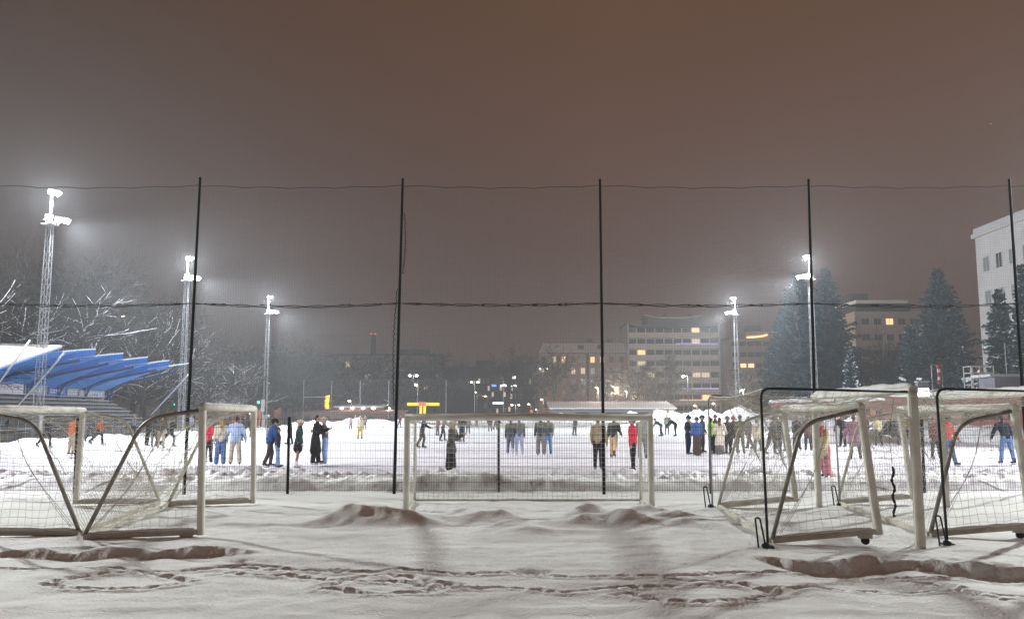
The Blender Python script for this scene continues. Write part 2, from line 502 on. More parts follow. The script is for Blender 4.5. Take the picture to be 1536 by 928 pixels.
# netting in two heights with head ropes
ZM, ZT = FX(768, 455).z, FX(768, 281).z
rn = random.Random(5)
def rope_pts(a, b_, sag, wob, n, ph):
    out = []
    for i in range(n + 1):
        t = i / n
        x = a.x + (b_.x - a.x) * t
        z = a.z + (b_.z - a.z) * t - sag * 4 * t * (1 - t) + wob * math.sin(t * n * .42 + ph) * math.sin(math.pi * t) ** .3
        out.append(Vector((x, -.03 + .02 * math.cos(t * n * .42 + ph), z)))
    return out
for i in range(len(TOPS) - 1):
    (p0, q0), (p1, q1) = TOPS[i], TOPS[i + 1]
    def on(p, q, z): return p + (q - p) * ((z - p.z) / (q.z - p.z))
    a, b_ = on(p0, q0, ZT + .06), on(p1, q1, ZT + .06)
    mb = MB()
    sc_ = []
    for k in range(49):
        t = k / 48
        s = abs(math.sin(t * math.pi * 4.5)) * .035
        sc_.append(a.lerp(b_, t) + Vector((0, -.02, -.06 * math.sin(math.pi * t) - .045 + s)))
    mb.sweep(sc_, .009, 4)
    mb.build('head_rope', M['rope'], fence)
    a, b_ = on(p0, q0, ZM), on(p1, q1, ZM)
    mb = MB()
    for ph in (0, math.pi, 1.3):
        mb.sweep(rope_pts(a, b_, .05 + .02 * (i % 3), .035 if ph != 1.3 else .015, 60, ph + i), .011 if ph != 1.3 else .008, 4)
    for k in range(9):
        t = rn.uniform(.05, .95); c = a.lerp(b_, t) + Vector((0, -.03, -.2 * t * (1 - t)))
        mb.ell(c, (rn.uniform(.03, .08), .018, rn.uniform(.014, .022)), 0, 6, 4)
    mb.build('middle_rope', M['rope'], fence)
    for lo, hi, nm in ((PZ - .03, ZM, 'lower_net'), (ZM, ZT, 'upper_net')):
        mb = MB()
        n = 84
        for k in range(1, n):
            t = k / n
            s = on(p0, q0, lo).lerp(on(p1, q1, lo), t); e = on(p0, q0, hi).lerp(on(p1, q1, hi), t)
            dz = -.20 * t * (1 - t) if hi == ZM else -.22 * t * (1 - t)
            dzl = -.20 * t * (1 - t) if lo == ZM else 0
            s = s + Vector((0, 0, dzl)); e = e + Vector((0, 0, dz))
            mid = s.lerp(e, .5) + Vector((.02 * math.sin(k * .7 + i), -.04, 0))
            mb.sweep([s, mid, e], .0014, 3, 0, False)
        m_ = int((hi - lo) / .062)
        for k in range(1, m_):
            z = lo + (hi - lo) * k / m_
            s, e = on(p0, q0, z), on(p1, q1, z)
            f = k / m_
            sg = .05 * (f if hi == ZM else 1)
            mb.sweep([s.lerp(e, t / 8) + Vector((0, -.04 * math.sin(math.pi * f), -sg * 4 * (t / 8) * (1 - t / 8))) for t in range(9)], .0014, 3, 0, False)
        mb.build(nm, M['ball_net'], fence)
# lacing cord wound round the second visible post
p, q = TOPS[3]
for z0, z1, side in ((5.6, 7.2, 1), (2.2, 5.2, -1)):
    mb = MB(); pts = []
    for k in range(70):
        t = k / 69; z = z0 + (z1 - z0) * t
        c = p + (q - p) * ((z - p.z) / (q.z - p.z))
        pts.append(c + Vector((side * (.07 + .05 * math.sin(math.pi * t) + .02 * math.sin(k * 1.9)), -.05 * math.cos(k * 1.9), 0)))
    mb.sweep(pts, .012, 4)
    mb.build('lacing_cord', M['rope'], fence)

# ------------------------------------------------------------------ goals
def snow_strip(mb, pts, w, h, seed):
    r_ = random.Random(seed)
    n = len(pts)
    for k in (0,):
        mb.sweep([Vector(p) + Vector((0, 0, .0)) for p in pts], [w * (.6 + .5 * r_.random()) * (.3 if i in (0, n - 1) else 1) for i in range(n)], 8, 0, True, h / w)
def lin(a, b_, n): return [Vector(a).lerp(Vector(b_), i / n) for i in range(n + 1)]

def small_goal(label, origin, rotz, L, tilt=0.0, mirror=1, dep=1.72, hgt=2.02, seed=1, wheel=True, group='small portable goals'):
    """five metre portable goal; local +Y runs along its length, local -X*mirror goes back from the mouth"""
    g = thing('portable_goal', label, 'goal', origin, rotz, group)
    m_ = -mirror
    def T(x, y, z):                       # tilt about the rear foot line
        xr = dep
        a = tilt
        X_, Z_ = xr - x, z
        X2 = X_ * math.cos(a) - Z_ * math.sin(a); Z2 = X_ * math.sin(a) + Z_ * math.cos(a)
        return Vector((m_ * (xr - X2), y, Z2))
    rs = random.Random(seed)
    for y in (0, L):
        mb = MB(); mb.bar(T(0, y, -.02 if not tilt else .0), T(0, y, hgt - .05), .105, .13, 0, (0, 1, 0), .02)
        mb.build('post', M['white_paint'], g)
        mb = MB(); mb.sweep(arc([T(.05, y, hgt - .05), T(.92, y, hgt - .17), T(dep, y, .06)], .30, 7), .033, 8)
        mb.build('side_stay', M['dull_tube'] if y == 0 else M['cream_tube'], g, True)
        mb = MB(); mb.bar(T(.06, y, .05), T(dep, y, .05), .10, .085, 0, (0, 0, 1), .015)
        gb = mb.build('ground_bar', M['cream_tube'], g)
        mb = MB(); snow_strip(mb, [T(.1 + (dep - .15) * i / 9, y, .105) for i in range(10)], .06, .035, seed + int(y))
        mb.build('snow_cover', M['snow_cap'], gb, True)
    mb = MB(); mb.sweep([T(0, y, hgt) for y in (-.05, L * .5, L + .05)], .066, 12)
    cb = mb.build('crossbar', M['white_paint'], g, True)
    mb = MB(); snow_strip(mb, [T(0, L * i / 24, hgt + .055) for i in range(25)], .042, .03, seed + 9)
    mb.build('snow_cover', M['snow_cap'], cb, True)
    mb = MB(); mb.bar(T(dep, .05, .05), T(dep, L - .05, .05), .07, .07)
    mb.build('rear_bar', M['cream_tube'], g)
    if wheel:
        c = T(.22, -.02, -.03)
        mb = MB(); mb.box(c + Vector((0, 0, .03)), (.2, .09, .07)); w_ = mb.build('wheel_bracket', M['cream_tube'], g)
        mb = MB(); mb.sweep([c + Vector((0, -.03, -.04)), c + Vector((0, .03, -.04))], .06, 12)
        mb.build('wheel', M['rubber'], g, True)
    # net: over the arms and down the stays, and both sides
    prof = arc([T(.08, 0, hgt - .03), T(.92, 0, hgt - .19), T(dep - .05, 0, .08)], .30, 7)
    seg = [0]
    for a, b_ in zip(prof[:-1], prof[1:]): seg.append(seg[-1] + (b_ - a).length)
    def along(v):
        s = v * seg[-1]
        for i in range(len(prof) - 1):
            if s <= seg[i + 1] + 1e-9:
                return prof[i].lerp(prof[i + 1], (s - seg[i]) / max(1e-9, seg[i + 1] - seg[i]))
        return prof[-1].copy()
    ph = [rs.uniform(0, 6) for _ in range(4)]
    def P(u, v):
        p = along(v); p.y = .02 + (L - .04) * u
        s = math.sin(math.pi * u) ** .7 * math.sin(math.pi * v)
        p.z -= .26 * s * (1 + .25 * math.sin(u * 23 + ph[0])) * (1 if v < .5 else .5)
        p.x -= m_ * .12 * s * (1 + .4 * math.sin(u * 17 + ph[1]))
        p.z = max(p.z, .02)
        p.z += .018 * math.sin(u * 40 + v * 31 + ph[2]); p.x += .018 * math.sin(u * 37 - v * 25)
        return p
    mb = MB(); net(mb, P, int(L / .125), int(seg[-1] / .125), 26, 18, .0034)
    mb.build('back_net', M['net_cord'], g)
    for y in (0, L):
        def S(u, v):
            p = along(.02 + .96 * v)            # from arm / stay to post foot side
            tgt = T(.07, 0, (hgt - .1) * (1 - v) + .05 * v)
            q = p.lerp(tgt, u); q.y = y + .05 * math.sin(u * math.pi) * math.sin(v * math.pi) + .012 * math.sin(v * 33 + u * 20)
            q.z -= .05 * math.sin(math.pi * u); q.z = max(q.z, .02)
            return q
        mb = MB()
        def top(x): return (hgt - .06 - .13 * x / .92) if x < .80 else max(.10, (hgt - .24) * (1 - (x - .86) / (dep - .86)))
        def W(x, z): return T(x, y + .05 * math.sin(math.pi * x / dep) * math.sin(math.pi * z / hgt) + .01 * math.sin(9 * x + 11 * z), z + .014 * math.sin(x * 9 + z * 3) - .02 * math.sin(math.pi * x / dep))
        nx = int(dep / .125)
        for i in range(nx + 1):
            x = .06 + (dep - .12) * i / nx; tz = top(x)
            mb.sweep([W(x + .02 * math.sin(k * 1.1 + i), .06 + (tz - .06) * k / 8) for k in range(9)], .0034, 3, 0, False)
        for j in range(1, int(hgt / .125)):
            z = .06 + j * .125
            xe = dep - .06
            while xe > .1 and top(xe) < z: xe -= .02
            mb.sweep([W(.06 + (xe - .06) * k / 8, z) for k in range(9)], .0034, 3, 0, False)
        # surplus net hanging bunched along the stay
        for k in range(3):
            a = along(.16 + .02 * k); b_ = along(.97)
            mb.sweep([a.lerp(b_, t / 10) + Vector((m_ * -.03 * k - m_ * .12 * math.sin(math.pi * t / 10), y + .04 * math.sin(k + t), -.04 * math.sin(math.pi * t / 10))) for t in range(11)], .0045, 3, 0, False)
        mb.build('side_net', M['net_cord'], g)
    return g

def big_goal(label, origin, rotz, L, mirror=1, dep=2.25, hgt=2.36, seed=1):
    g = thing('box_goal', label, 'goal', origin, rotz, 'tall goals with dark tube frames')
    m_ = -mirror
    def T(x, y, z): return Vector((m_ * x, y, z))
    for y in (0, L):
        mb = MB(); mb.bar(T(0, y, -.06), T(0, y, hgt), .135, .12, 0, (0, 1, 0), .025)
        mb.build('post', M['white_paint'], g)
        mb = MB(); mb.sweep(arc([T(.04, y, hgt - .03), T(dep, y, hgt + .03), T(dep - .03, y, -.04)], .16, 7), .021, 8)
        st = mb.build('side_frame', M['dark_tube'] if y == 0 else M['steel'], g, True)
        mb = MB(); mb.bar(T(dep - .03, y - .09, .0), T(dep - .03, y + .09, .0), .16, .03)
        mb.build('foot_plate', M['dark_tube'], g)
    mb = MB(); mb.bar(T(0, -.06, hgt + .0), T(0, L + .06, hgt + .0), .14, .12, 0, (0, 0, 1), .03)
    cb = mb.build('crossbar', M['white_paint'], g)
    mb = MB(); snow_strip(mb, [T(0, L * i / 26, hgt + .075) for i in range(27)], .07, .06, seed)
    mb.build('snow_cover', M['snow_cap'], cb, True)
    mb = MB(); mb.sweep([T(dep - .03, y, hgt + .02) + Vector((0, 0, -.07 * math.sin(math.pi * y / L))) for y in [L * i / 10 for i in range(11)]], .008, 4)
    mb.build('rear_cable', M['net_cord'], g)
    r_ = random.Random(seed)
    p1 = r_.uniform(0, 6)
    def P(u, v):                                   # top net, sagging with snow
        s = math.sin(math.pi * u) ** .6 * math.sin(math.pi * v) ** .8
        return T(.06 + (dep - .1) * v, .03 + (L - .06) * u, hgt - .02 - .42 * s * (1 + .2 * math.sin(u * 20 + p1)) + .015 * math.sin(u * 41 + 30 * v))
    mb = MB(); net(mb, P, int(L / .12), int(dep / .12), 26, 12, .0034)
    mb.build('top_net', M['net_cord'], g)
    def B(u, v):                                   # rear net pulled up in a swag, loose hem
        z = hgt - .02 - .07 * math.sin(math.pi * u) - v * (1.0 + .22 * math.sin(u * 13 + p1))
        return T(dep - .03 - .18 * v * math.sin(math.pi * u) - .35 * v, .03 + (L - .06) * u, z + .02 * math.sin(u * 37))
    mb = MB(); net(mb, B, int(L / .12), 9, 26, 8, .0034)
    mb.build('back_net', M['net_cord'], g)
    # hooked ground pin beside the rear foot
    for y in (-.12, L - .12):
        mb = MB(); mb.sweep(arc([T(dep + .13, y, -.02), T(dep + .17, y, .44), T(dep + .10, y, .44), T(dep + .02, y, -.02)], .034, 5), .014, 6)
        mb.ell(T(dep + .02, y, .03), (.07, .06, .05))
        mb.build('ground_pin', M['dark_tube'], g, True)
    return g

ROTL = math.atan2(.62, 4.9)        # left pair is parked a little askew
p = GP(301, 806); small_goal('white portable goal at left seen from its end, mouth turned to the middle', (p.x, p.y, 0), ROTL, 5.05, R(1.5), 1, 1.80, 2.06, 3, True)
p = GP(114, 805); small_goal('white portable goal furthest left, back to back with the next goal', (p.x - 1.76, p.y - .1, 0), ROTL * 1.1, 5.05, R(1.0), -1, 1.76, 2.04, 5, False)
ROTR = -math.atan2(.42, 5.3)
p = GP(1322, 818); small_goal('cream portable goal tipped back on its wheel inside the first tall goal', (p.x + .02, p.y + .1, 0), ROTR * .9, 5.05, R(5.5), 1, 1.62, 1.96, 7, True)
p = GP(1398, 808); small_goal('cream portable goal tipped back inside the second tall goal at right edge', (p.x + 1.70, p.y + .1, 0), ROTR * .9, 5.05, R(5.0), 1, 1.62, 1.96, 9, True)
p = GP(1381, 822); big_goal('tall goal with thick white post and dark tube frame, left of the tall pair', (p.x, p.y, 0), ROTR, 5.6, 1, 2.27, 2.36, 4)
p = GP(1428, 818); big_goal('tall goal with dark tube frame cut by right edge of the picture', (p.x + 2.25, p.y, 0), ROTR, 5.6, 1, 2.27, 2.36, 6)

# knotted strap of surplus net hanging from the first tall goal
p = GP(1356, 800)
mb = MB(); pts = [Vector((p.x - .03 + .02 * math.sin(k * .8), p.y + .25, 1.08 - k * .036 + (.02 if k == 0 else 0))) for k in range(24)]
mb.sweep(pts, [.012 + .016 * abs(math.sin(k * 1.3)) for k in range(24)], 6)
mb.sweep([Vector((p.x - .03, p.y + .25, 1.06)), Vector((p.x - .06, p.y + .25, 1.6)), Vector((p.x + .05, p.y + .25, 2.25))], .004, 4)
tag(mb.build('knotted_strap', M['rope']), 'dark knotted strap hanging beside the thick white goal post', 'strap')

# middle goal facing the camera
pl, pr = GP(608, 764), GP(976, 762)
mid = thing('box_goal', 'white goal facing the camera in the middle below the snow heaps', 'goal', ((pl.x + pr.x) / 2, (pl.y + pr.y) / 2, 0), 0)
hw = (pr.x - pl.x) / 2; hg = 1.92
for s in (-1, 1):
    mb = MB(); mb.bar((s * hw, 0, -.1), (s * hw, 0, hg), .125, .12, 0, (0, 1, 0), .025); mb.build('post', M['white_paint'], mid)
    mb = MB(); mb.sweep(arc([(s * (hw - .02), .05, hg - .07), (s * (hw - .02), 1.35, hg - .13), (s * (hw - .02), 1.4, -.05)], .12, 6), .034, 8); mb.build('side_frame', M['cream_tube'], mid, True)
    mb = MB(); mb.sweep([(s * (hw - .02), .06, .03), (s * (hw - .02), 1.4, .03)], .03, 8); mb.build('ground_bar', M['cream_tube'], mid, True)
mb = MB(); mb.sweep([(-hw - .05, 0, hg), (0, 0, hg + .005), (hw + .05, 0, hg)], .075, 14); cb = mb.build('crossbar', M['white_paint'], mid, True)
mb = MB(); snow_strip(mb, [Vector((-hw + 2 * hw * i / 30, .01, hg + .062)) for i in range(31)], .05, .03, 30); mb.build('snow_cover', M['snow_cap'], cb, True)
mb = MB(); mb.sweep([(-hw, 1.4, .05), (hw, 1.4, .05)], .025, 6); mb.build('rear_bar', M['cream_tube'], mid)
def Bk(u, v):
    s = math.sin(math.pi * u) ** .6 * math.sin(math.pi * v)
    return Vector((-hw + 2 * hw * u, 1.38 + .12 * s, (hg - .14) * (1 - v) + .04 * v - .03 * s + .008 * math.sin(u * 60 + v * 20)))
mb = MB(); net(mb, Bk, 46, 16, 24, 12, .0034); mb.build('back_net', M['net_cord'], mid)
def Tp(u, v):
    s = math.sin(math.pi * u) ** .6 * math.sin(math.pi * v)
    return Vector((-hw + 2 * hw * u, .06 + 1.3 * v, hg - .05 - .08 * v - .13 * s + .01 * math.sin(u * 50)))
mb = MB(); net(mb, Tp, 46, 11, 24, 8, .0034); mb.build('top_net', M['net_cord'], mid)
for s in (-1, 1):
    mb = MB(); net(mb, lambda u, v: Vector((s * (hw - .02) - s * .10 * math.sin(math.pi * u) * math.sin(math.pi * v), .06 + 1.3 * u, .05 + (hg - .16) * v)), 11, 16, 8, 10, .0034); mb.build('side_net', M['net_cord'], mid)
# ------------------------------------------------------------------ floodlight masts
def mast(label, x, y, side, H1=18.9, seed=1):
    """side = +1: field lies towards +x"""
    z0 = ground_z(x, y)
    g = thing('floodlight_mast', label, 'floodlight mast', (x, y, z0), 0, 'floodlight masts along the rink')
    H0 = H1 - 2.5
    mb = MB()
    def leg(i, z):
        w = .27 - .08 * z / H0
        return Vector(((1, 1, -1, -1)[i] * w, (1, -1, -1, 1)[i] * w, z))
    for i in range(4): mb.bar(leg(i, 0), leg(i, H0), .05, .05)
    n = int(H0 / .62)
    for k in range(n):
        a, b_ = H0 * k / n, H0 * (k + 1) / n
        for i in range(4):
            j = (i + 1) % 4
            p, q = (leg(i, a), leg(j, b_)) if k % 2 else (leg(j, a), leg(i, b_))
            mb.sweep([p, q], .016, 4, 0, False)
            if k % 4 == 0: mb.sweep([leg(i, a), leg(j, a)], .016, 4, 0, False)
    mb.build('lattice_tower', M['steel'], g)
    mb = MB(); mb.sweep([(0, 0, H0), (0, 0, H1 + .1)], .08, 8); mb.build('top_pole', M['steel'], g)
    mb = MB(); mb.box((0, 0, H0 + .05), (.9, .9, .08)); mb.bar((0, -1.0, H0 + .25), (0, 1.0, H0 + .25), .08, .08); mb.bar((-.3 * side, 0, H0 + .22), (1.25 * side, 0, H0 + .22), .08, .08); mb.build('lamp_rack', M['steel'], g)
    mb = MB(); mb.bar((0, -.6, H1), (0, .6, H1), .07, .07)
    mb.build('lamp_rack', M['steel'], g)
    mb = MB(); mb.box((0, 0, .9), (.55, .42, 1.8)); mb.box((0, 0, 1.83), (.62, .5, .05)); mb.build('base_cabinet', M['board_white'], g)
    heads = [((.25 * side, -.45, H1), (.5 * side, -.55, -.45)), ((.35 * side, .4, H1 + .02), (.55 * side, .25, -.5)),
             ((.3 * side, -.75, H0 + .4), (.45 * side, -.6, -.45)), ((.35 * side, .75, H0 + .4), (.5 * side, .3, -.5)),
             ((.75 * side, -.1, H0 + .36), (.6 * side, -.4, -.5)), ((1.25 * side, .1, H0 + .3), (.6 * side, -.25, -.55))]
    for c, d in heads:
        d = Vector(d).normalized(); c = Vector(c)
        rot = d.to_track_quat('Z', 'Y').to_matrix()
        mb = MB(); mb.box((0, 0, -.12), (.52, .38, .2), 0); mb.box((0, 0, -.28), (.3, .24, .12), 0)
        mb.box((0, .21, .03), (.54, .02, .12), 0)
        mb.v = [tuple(c + rot @ Vector(v)) for v in mb.v]
        fl = mb.build('floodlight', M['flood_body'], g)
        mb = MB(); mb.box((0, 0, .005), (.46, .33, .02), 0)
        mb.v = [tuple(c + rot @ Vector(v)) for v in mb.v]
        mb.build('lens', M['flood_lens'], fl)
    return g, Vector((x, y, z0)), H0, H1
masts = []
def mast_at(px, py_top, H1):
    d = ray(px, py_top); Y = (H1 - CAM_H) / d.z * d.y
    return at(px, py_top, Y).x, Y
HM = 18.9
for px, py, side, lab in [(78, 290, 1, 'tall lattice floodlight mast at far left, nearest and highest of the lit masts'), (282, 388, 1, 'lattice floodlight mast beside the black fence post, second of the left row'),
                          (403, 446, 1, 'small far lattice floodlight mast, last of the left row'), (1214, 386, -1, 'lattice floodlight mast in front of the big dark spruces'),
                          (1102, 448, -1, 'small far lattice floodlight mast above the curved apartment block, last of the right row')]:
    x, y = mast_at(px, py, HM)
    masts.append((mast(lab, x, y, side), side))
for x, y, side, lab in [(-33.6, 37, 1, 'lattice floodlight mast just outside the left of the picture'), (33, 41, -1, 'lattice floodlight mast just outside the right of the picture'), (-33.6, 10, 1, 'added unseen lattice floodlight mast level with the viewer at left'), (33, 10, -1, 'added unseen lattice floodlight mast level with the viewer at right')]:  # pair level with the viewer is added to light rink and skaters
    masts.append((mast(lab, x, y, side), side))

# ------------------------------------------------------------------ grandstand
st = thing('grandstand', 'open grandstand with blue folded canopy, advert boards and stepped benches', 'grandstand', (-35, 0, 0))
def SP(x, y, z): return Vector((x + 35, y, z))
FXX, BXX = -34.6, -43.2
bays = [(66.6, 71.8), (71.8, 77.0), (77.0, 82.2), (82.2, 87.4), (87.4, 92.6)]
for k, (y0, y1) in enumerate(bays):
    mb = MB(); ms = MB()
    n = 8
    for seg in range(2):
        pass
    rows = []
    for i in range(n + 1):
        u = i / n
        x = FXX + (BXX - FXX) * u
        base = 6.95 - 2.55 * u ** 1.5
        amp = .58 * (1 - .45 * u)
        rows.append((SP(x, y0, base - .30), SP(x, y0 + (y1 - y0) * .45, base - .02), SP(x, y1, base - .30 + amp)))
    T = Vector((0, 0, .06))
    vs = []
    for r3 in rows:
        for p in r3: vs += [p, p + T]
    fs = []
    for i in range(n):
        o = i * 6
        for c in (0, 2):
            fs.append((o + c, o + c + 2, o + c + 8, o + c + 6))
            fs.append((o + c + 1, o + c + 7, o + c + 9, o + c + 3))
        fs.append((o, o + 6, o + 7, o + 1)); fs.append((o + 4, o + 5, o + 11, o + 10))
    for c in (0, 2):
        fs.append((c, c + 1, c + 3, c + 2)); e = n * 6; fs.append((e + c, e + c + 2, e + c + 3, e + c + 1))
    mb.add(vs, fs)
    # riser closing the step to the next bay, and a front rim
    if k < len(bays) - 1:
        for i in range(n):
            a, b_ = rows[i][2], rows[i + 1][2]
            u0, u1 = i / n, (i + 1) / n
            d0, d1 = Vector((0, -.004, -.58 * (1 - .45 * u0))), Vector((0, -.004, -.58 * (1 - .45 * u1)))
            mb.add([a + Vector((0, .02, 0)), b_ + Vector((0, .02, 0)), b_ + d1 + Vector((0, .02, 0)), a + d0 + Vector((0, .02, 0))], [(0, 1, 2, 3)])
    pn = mb.build('canopy_bay', M['blue_sheet'], st)
    a, m1, b_ = rows[0]
    mb = MB()
    for j in range(3):
        q0, q1 = (a, m1) if j == 0 else (m1, b_)
    up = Vector((0, 0, .10))
    inn = 2
    for (p0, p1, p2, p3) in [(rows[0][0], rows[0][1], rows[inn][1], rows[inn][0]), (rows[0][1], rows[0][2], rows[inn][2], rows[inn][1])]:
        o = Vector((.06, 0, .065))
        vs = [p0 + o, p1 + o, p2 + o, p3 + o, p0 + up, p1 + up, p2 + up, p3 + up]
        vs = vs[:4] + [v + Vector((.05 if i < 2 else 0, 0, .05)) for i, v in enumerate(vs[4:])]
        mb.add(vs, [(0, 1, 5, 4), (1, 2, 6, 5), (2, 3, 7, 6), (3, 0, 4, 7), (4, 5, 6, 7), (3, 2, 1, 0)])
    mb.build('snow_cover', M['snow_cap'], pn)
# snow-laden end sheet tipped towards the near end
mb = MB()
A, B_, C, D_ = (-34.6, 66.5, 7.05), (-34.6, 57.6, 4.75), (-43.2, 60.5, 6.7), (-43.2, 71.4, 7.65)
vs = [SP(*p) for p in (A, B_, C, D_)]; off = Vector((0, .02, -.08))
mb.add(vs + [v + off for v in vs], [(3, 2, 1, 0), (4, 5, 6, 7), (0, 1, 5, 4), (1, 2, 6, 5), (2, 3, 7, 6), (3, 0, 4, 7)])
gs = mb.build('gable_sheet', M['blue_sheet'], st)
mb = MB(); up1, up2 = Vector((0, 0, .01)), Vector((0, 0, .16))
mb.add([v + up1 for v in vs] + [v + up2 for v in vs], [(0, 1, 2, 3), (7, 6, 5, 4), (0, 4, 5, 1), (1, 5, 6, 2), (2, 6, 7, 3), (3, 7, 4, 0)])
mb.build('snow_cover', M['snow_cap'], gs)
for (p, q, Y0, Y1) in [((97, 528), (14, 622), 66.3, 64.0), ((284, 560), (226, 622), 92.3, 89.5), ((45, 510), (-40, 640), 61, 58)]:
    a, b_ = at(*p, Y0), at(*q, Y1); b_ = a + (b_ - a) * 1.35
    b_.z = max(b_.z, .0)
    mb = MB(); mb.sweep([SP(*a), SP(*b_)], .085, 8); mb.build('prop', M['steel'], st, True)
for y0, y1 in bays:
    mb = MB(); mb.bar(SP(BXX + .3, y1 - .1, 0), SP(BXX + .3, y1 - .1, 4.9), .2, .2)
    mb.sweep(arc([SP(BXX + .4, y1 - .1, 3.5), SP(BXX + 1.0, y1 - .1, 5.0), SP(FXX - 1.2, y1 - .1, 6.35)], 1.5, 8), .11, 6)
    mb.build('roof_bracket', M['blue_dark'], st)
for k in range(9):                       # stepped benches
    x1 = -36.6 - k * .72; z = .55 + k * .36
    mb = MB(); mb.bbox(SP(x1 - .75, 56, z - .5), SP(x1, 91.5, z)); mb.build('terrace_step', M['concrete'], st)
    mb = MB(); mb.bbox(SP(x1 - .55, 56.2, z + .17), SP(x1 - .2, 91.3, z + .23)); bn = mb.build('bench', M['bench_wood'], st)
    mb = MB(); snow_strip(mb, [SP(x1 - .36, 56.3 + i * 1.0, z + .235) for i in range(36)], .10, .04, 70 + k); mb.build('snow_cover', M['snow_cap'], bn, True)
mb = MB(); mb.bbox(SP(BXX - .1, 56, 0), SP(BXX + .1, 92, 4.6)); mb.build('rear_wall', M['grey_facade'], st)
def board(y0, y1, z0, z1, m, marks):
    bd = thing('advert_board', marks[0], 'advert board', (-42.9, y0, z0), 0)
    mb = MB(); mb.bbox((0, 0, 0), (.06, y1 - y0, z1 - z0)); mb.build('board_panel', m, bd)
    mb = MB()
    for (a, b_, c, d) in marks[2]:
        mb.bbox((.06, a * (y1 - y0), c * (z1 - z0)), (.072, b_ * (y1 - y0), d * (z1 - z0)))
    mb.build('lettering', marks[1], bd)
rb = random.Random(8)
def glyphs(n, a, b_, z0, z1):
    out = []
    w = (b_ - a) / n
    for i in range(n):
        x = a + i * w
        out.append((x, x + w * .22, z0, z1))
        if rb.random() < .6: out.append((x + w * .25, x + w * .7, z1 - .12, z1))
        if rb.random() < .6: out.append((x + w * .25, x + w * .7, z0, z0 + .12))
        if rb.random() < .5: out.append((x + w * .52, x + w * .74, z0 + .12, z1 - .12))
    return out
board(58.0, 71.0, 3.75, 4.75, M['board_white'], ('white advert board with dark strokes, first board under the canopy', M['ink_dark'], glyphs(4, .5, .95, .2, .7)))
board(71.2, 76.3, 3.7, 4.70, M['board_white'], ('white advert board with faint red lettering on the stand', M['ink_red'], glyphs(8, .12, .9, .35, .65)))
board(76.5, 80.2, 3.65, 4.55, M['board_grey'], ('grey advert board with small pale lettering on the stand', M['ink_pale'], glyphs(6, .1, .9, .3, .7)))
board(80.4, 83.6, 3.65, 4.5, M['board_blue'], ('blue advert board with white mark on the stand', M['board_white'], glyphs(5, .12, .85, .3, .7)))
board(83.8, 86.0, 3.65, 4.4, M['board_grey'], ('grey advert board with cream lettering on the stand', M['ink_pale'], glyphs(4, .1, .9, .25, .75)))
board(86.2, 91.6, 3.6, 4.35, M['board_grey'], ('long grey advert board with broad white lettering at the end of the stand', M['board_white'], glyphs(8, .05, .95, .2, .8)))

# ------------------------------------------------------------------ buildings
_wc = {}
def win_mesh(w, h, fr, gl, mull=1, axis='y'):
    k = (round(w, 2), round(h, 2), fr, gl, mull, axis)
    if k not in _wc:
        mb = MB(); t = .07
        for a, b_ in (((-w / 2, 0), (-w / 2 + t, h)), ((w / 2 - t, 0), (w / 2, h)), ((-w / 2 + t, 0), (w / 2 - t, t)), ((-w / 2 + t, h - t), (w / 2 - t, h))):
            mb.bbox((a[0], -.05, a[1]), (b_[0], .02, b_[1]), 0)
        for i in range(mull):
            x = -w / 2 + w * (i + 1) / (mull + 1); mb.bbox((x - .03, -.045, t), (x + .03, .02, h - t), 0)
        mf = mb.mesh('window', M[fr])
        mb = MB(); mb.bbox((-w / 2 + t, -.012, t), (w / 2 - t, .018, h - t), 0)
        _wc[k] = (mf, mb.mesh('pane', M[gl]))
    return _wc[k]
def window(b, loc, w, h, gl='glass', fr='win_frame', mull=1, rotz=0):
    mf, mp = win_mesh(w, h, fr, gl, mull)
    o = link('window', mf, b, loc); o.rotation_euler = (0, 0, rotz)
    link('pane', mp, o)
    return o
rw = random.Random(21)
def pick(p_lit=.06):
    r_ = rw.random()
    return 'lit_warm' if r_ < p_lit * .5 else 'lit_soft' if r_ < p_lit else 'glass_pale' if r_ < .3 else 'glass'

# main white balcony block
YB = 235.0
xl, xr = at(943, 560, YB).x, at(1080, 560, YB).x
b = thing('apartment_block', 'white apartment block with ribbon balconies and flared roof edges right of centre', 'apartment block', ((xl + xr) / 2, YB, 0))
w = (xr - xl) / 2
HT = at(1000, 490, YB).z
mb = MB(); mb.bbox((-w, .9, 0), (w, 16, HT - .3)); mb.build('wall', M['cream_plaster'], b)
fl = (HT - 1.2) / 8
for k in range(8):
    z = 1.6 + fl * k
    mb = MB(); mb.bbox((-w, -.5, z - .35), (w, .9, z - .15)); mb.bbox((-w, -.6, z - .35), (w, -.5, z + 1.05)); mb.build('balcony_band', M['cream_plaster'], b)
    nwin = 10
    for i in range(nwin):
        x = -w + 1.2 + (2 * w - 2.4) * i / (nwin - 1)
        window(b, (x, .86, z + .05), 2 * w / nwin - .3, fl - .6, 'lit_soft' if (i, k) in ((1, 4), (2, 3), (7, 3), (8, 3), (0, 1), (1, 1), (7, 6)) else 'lit_warm' if (i, k) in ((1, 5), (8, 1), (7, 7)) else 'glass_pale' if rw.random() < .35 else 'glass', 'win_frame', 2)
for s in (-1, 1):
    mb = MB(); mb.bbox((s * w - .15, -.6, 0), (s * w + .15, 16, HT + .9)); mb.build('side_wall', M['cream_plaster'], b)
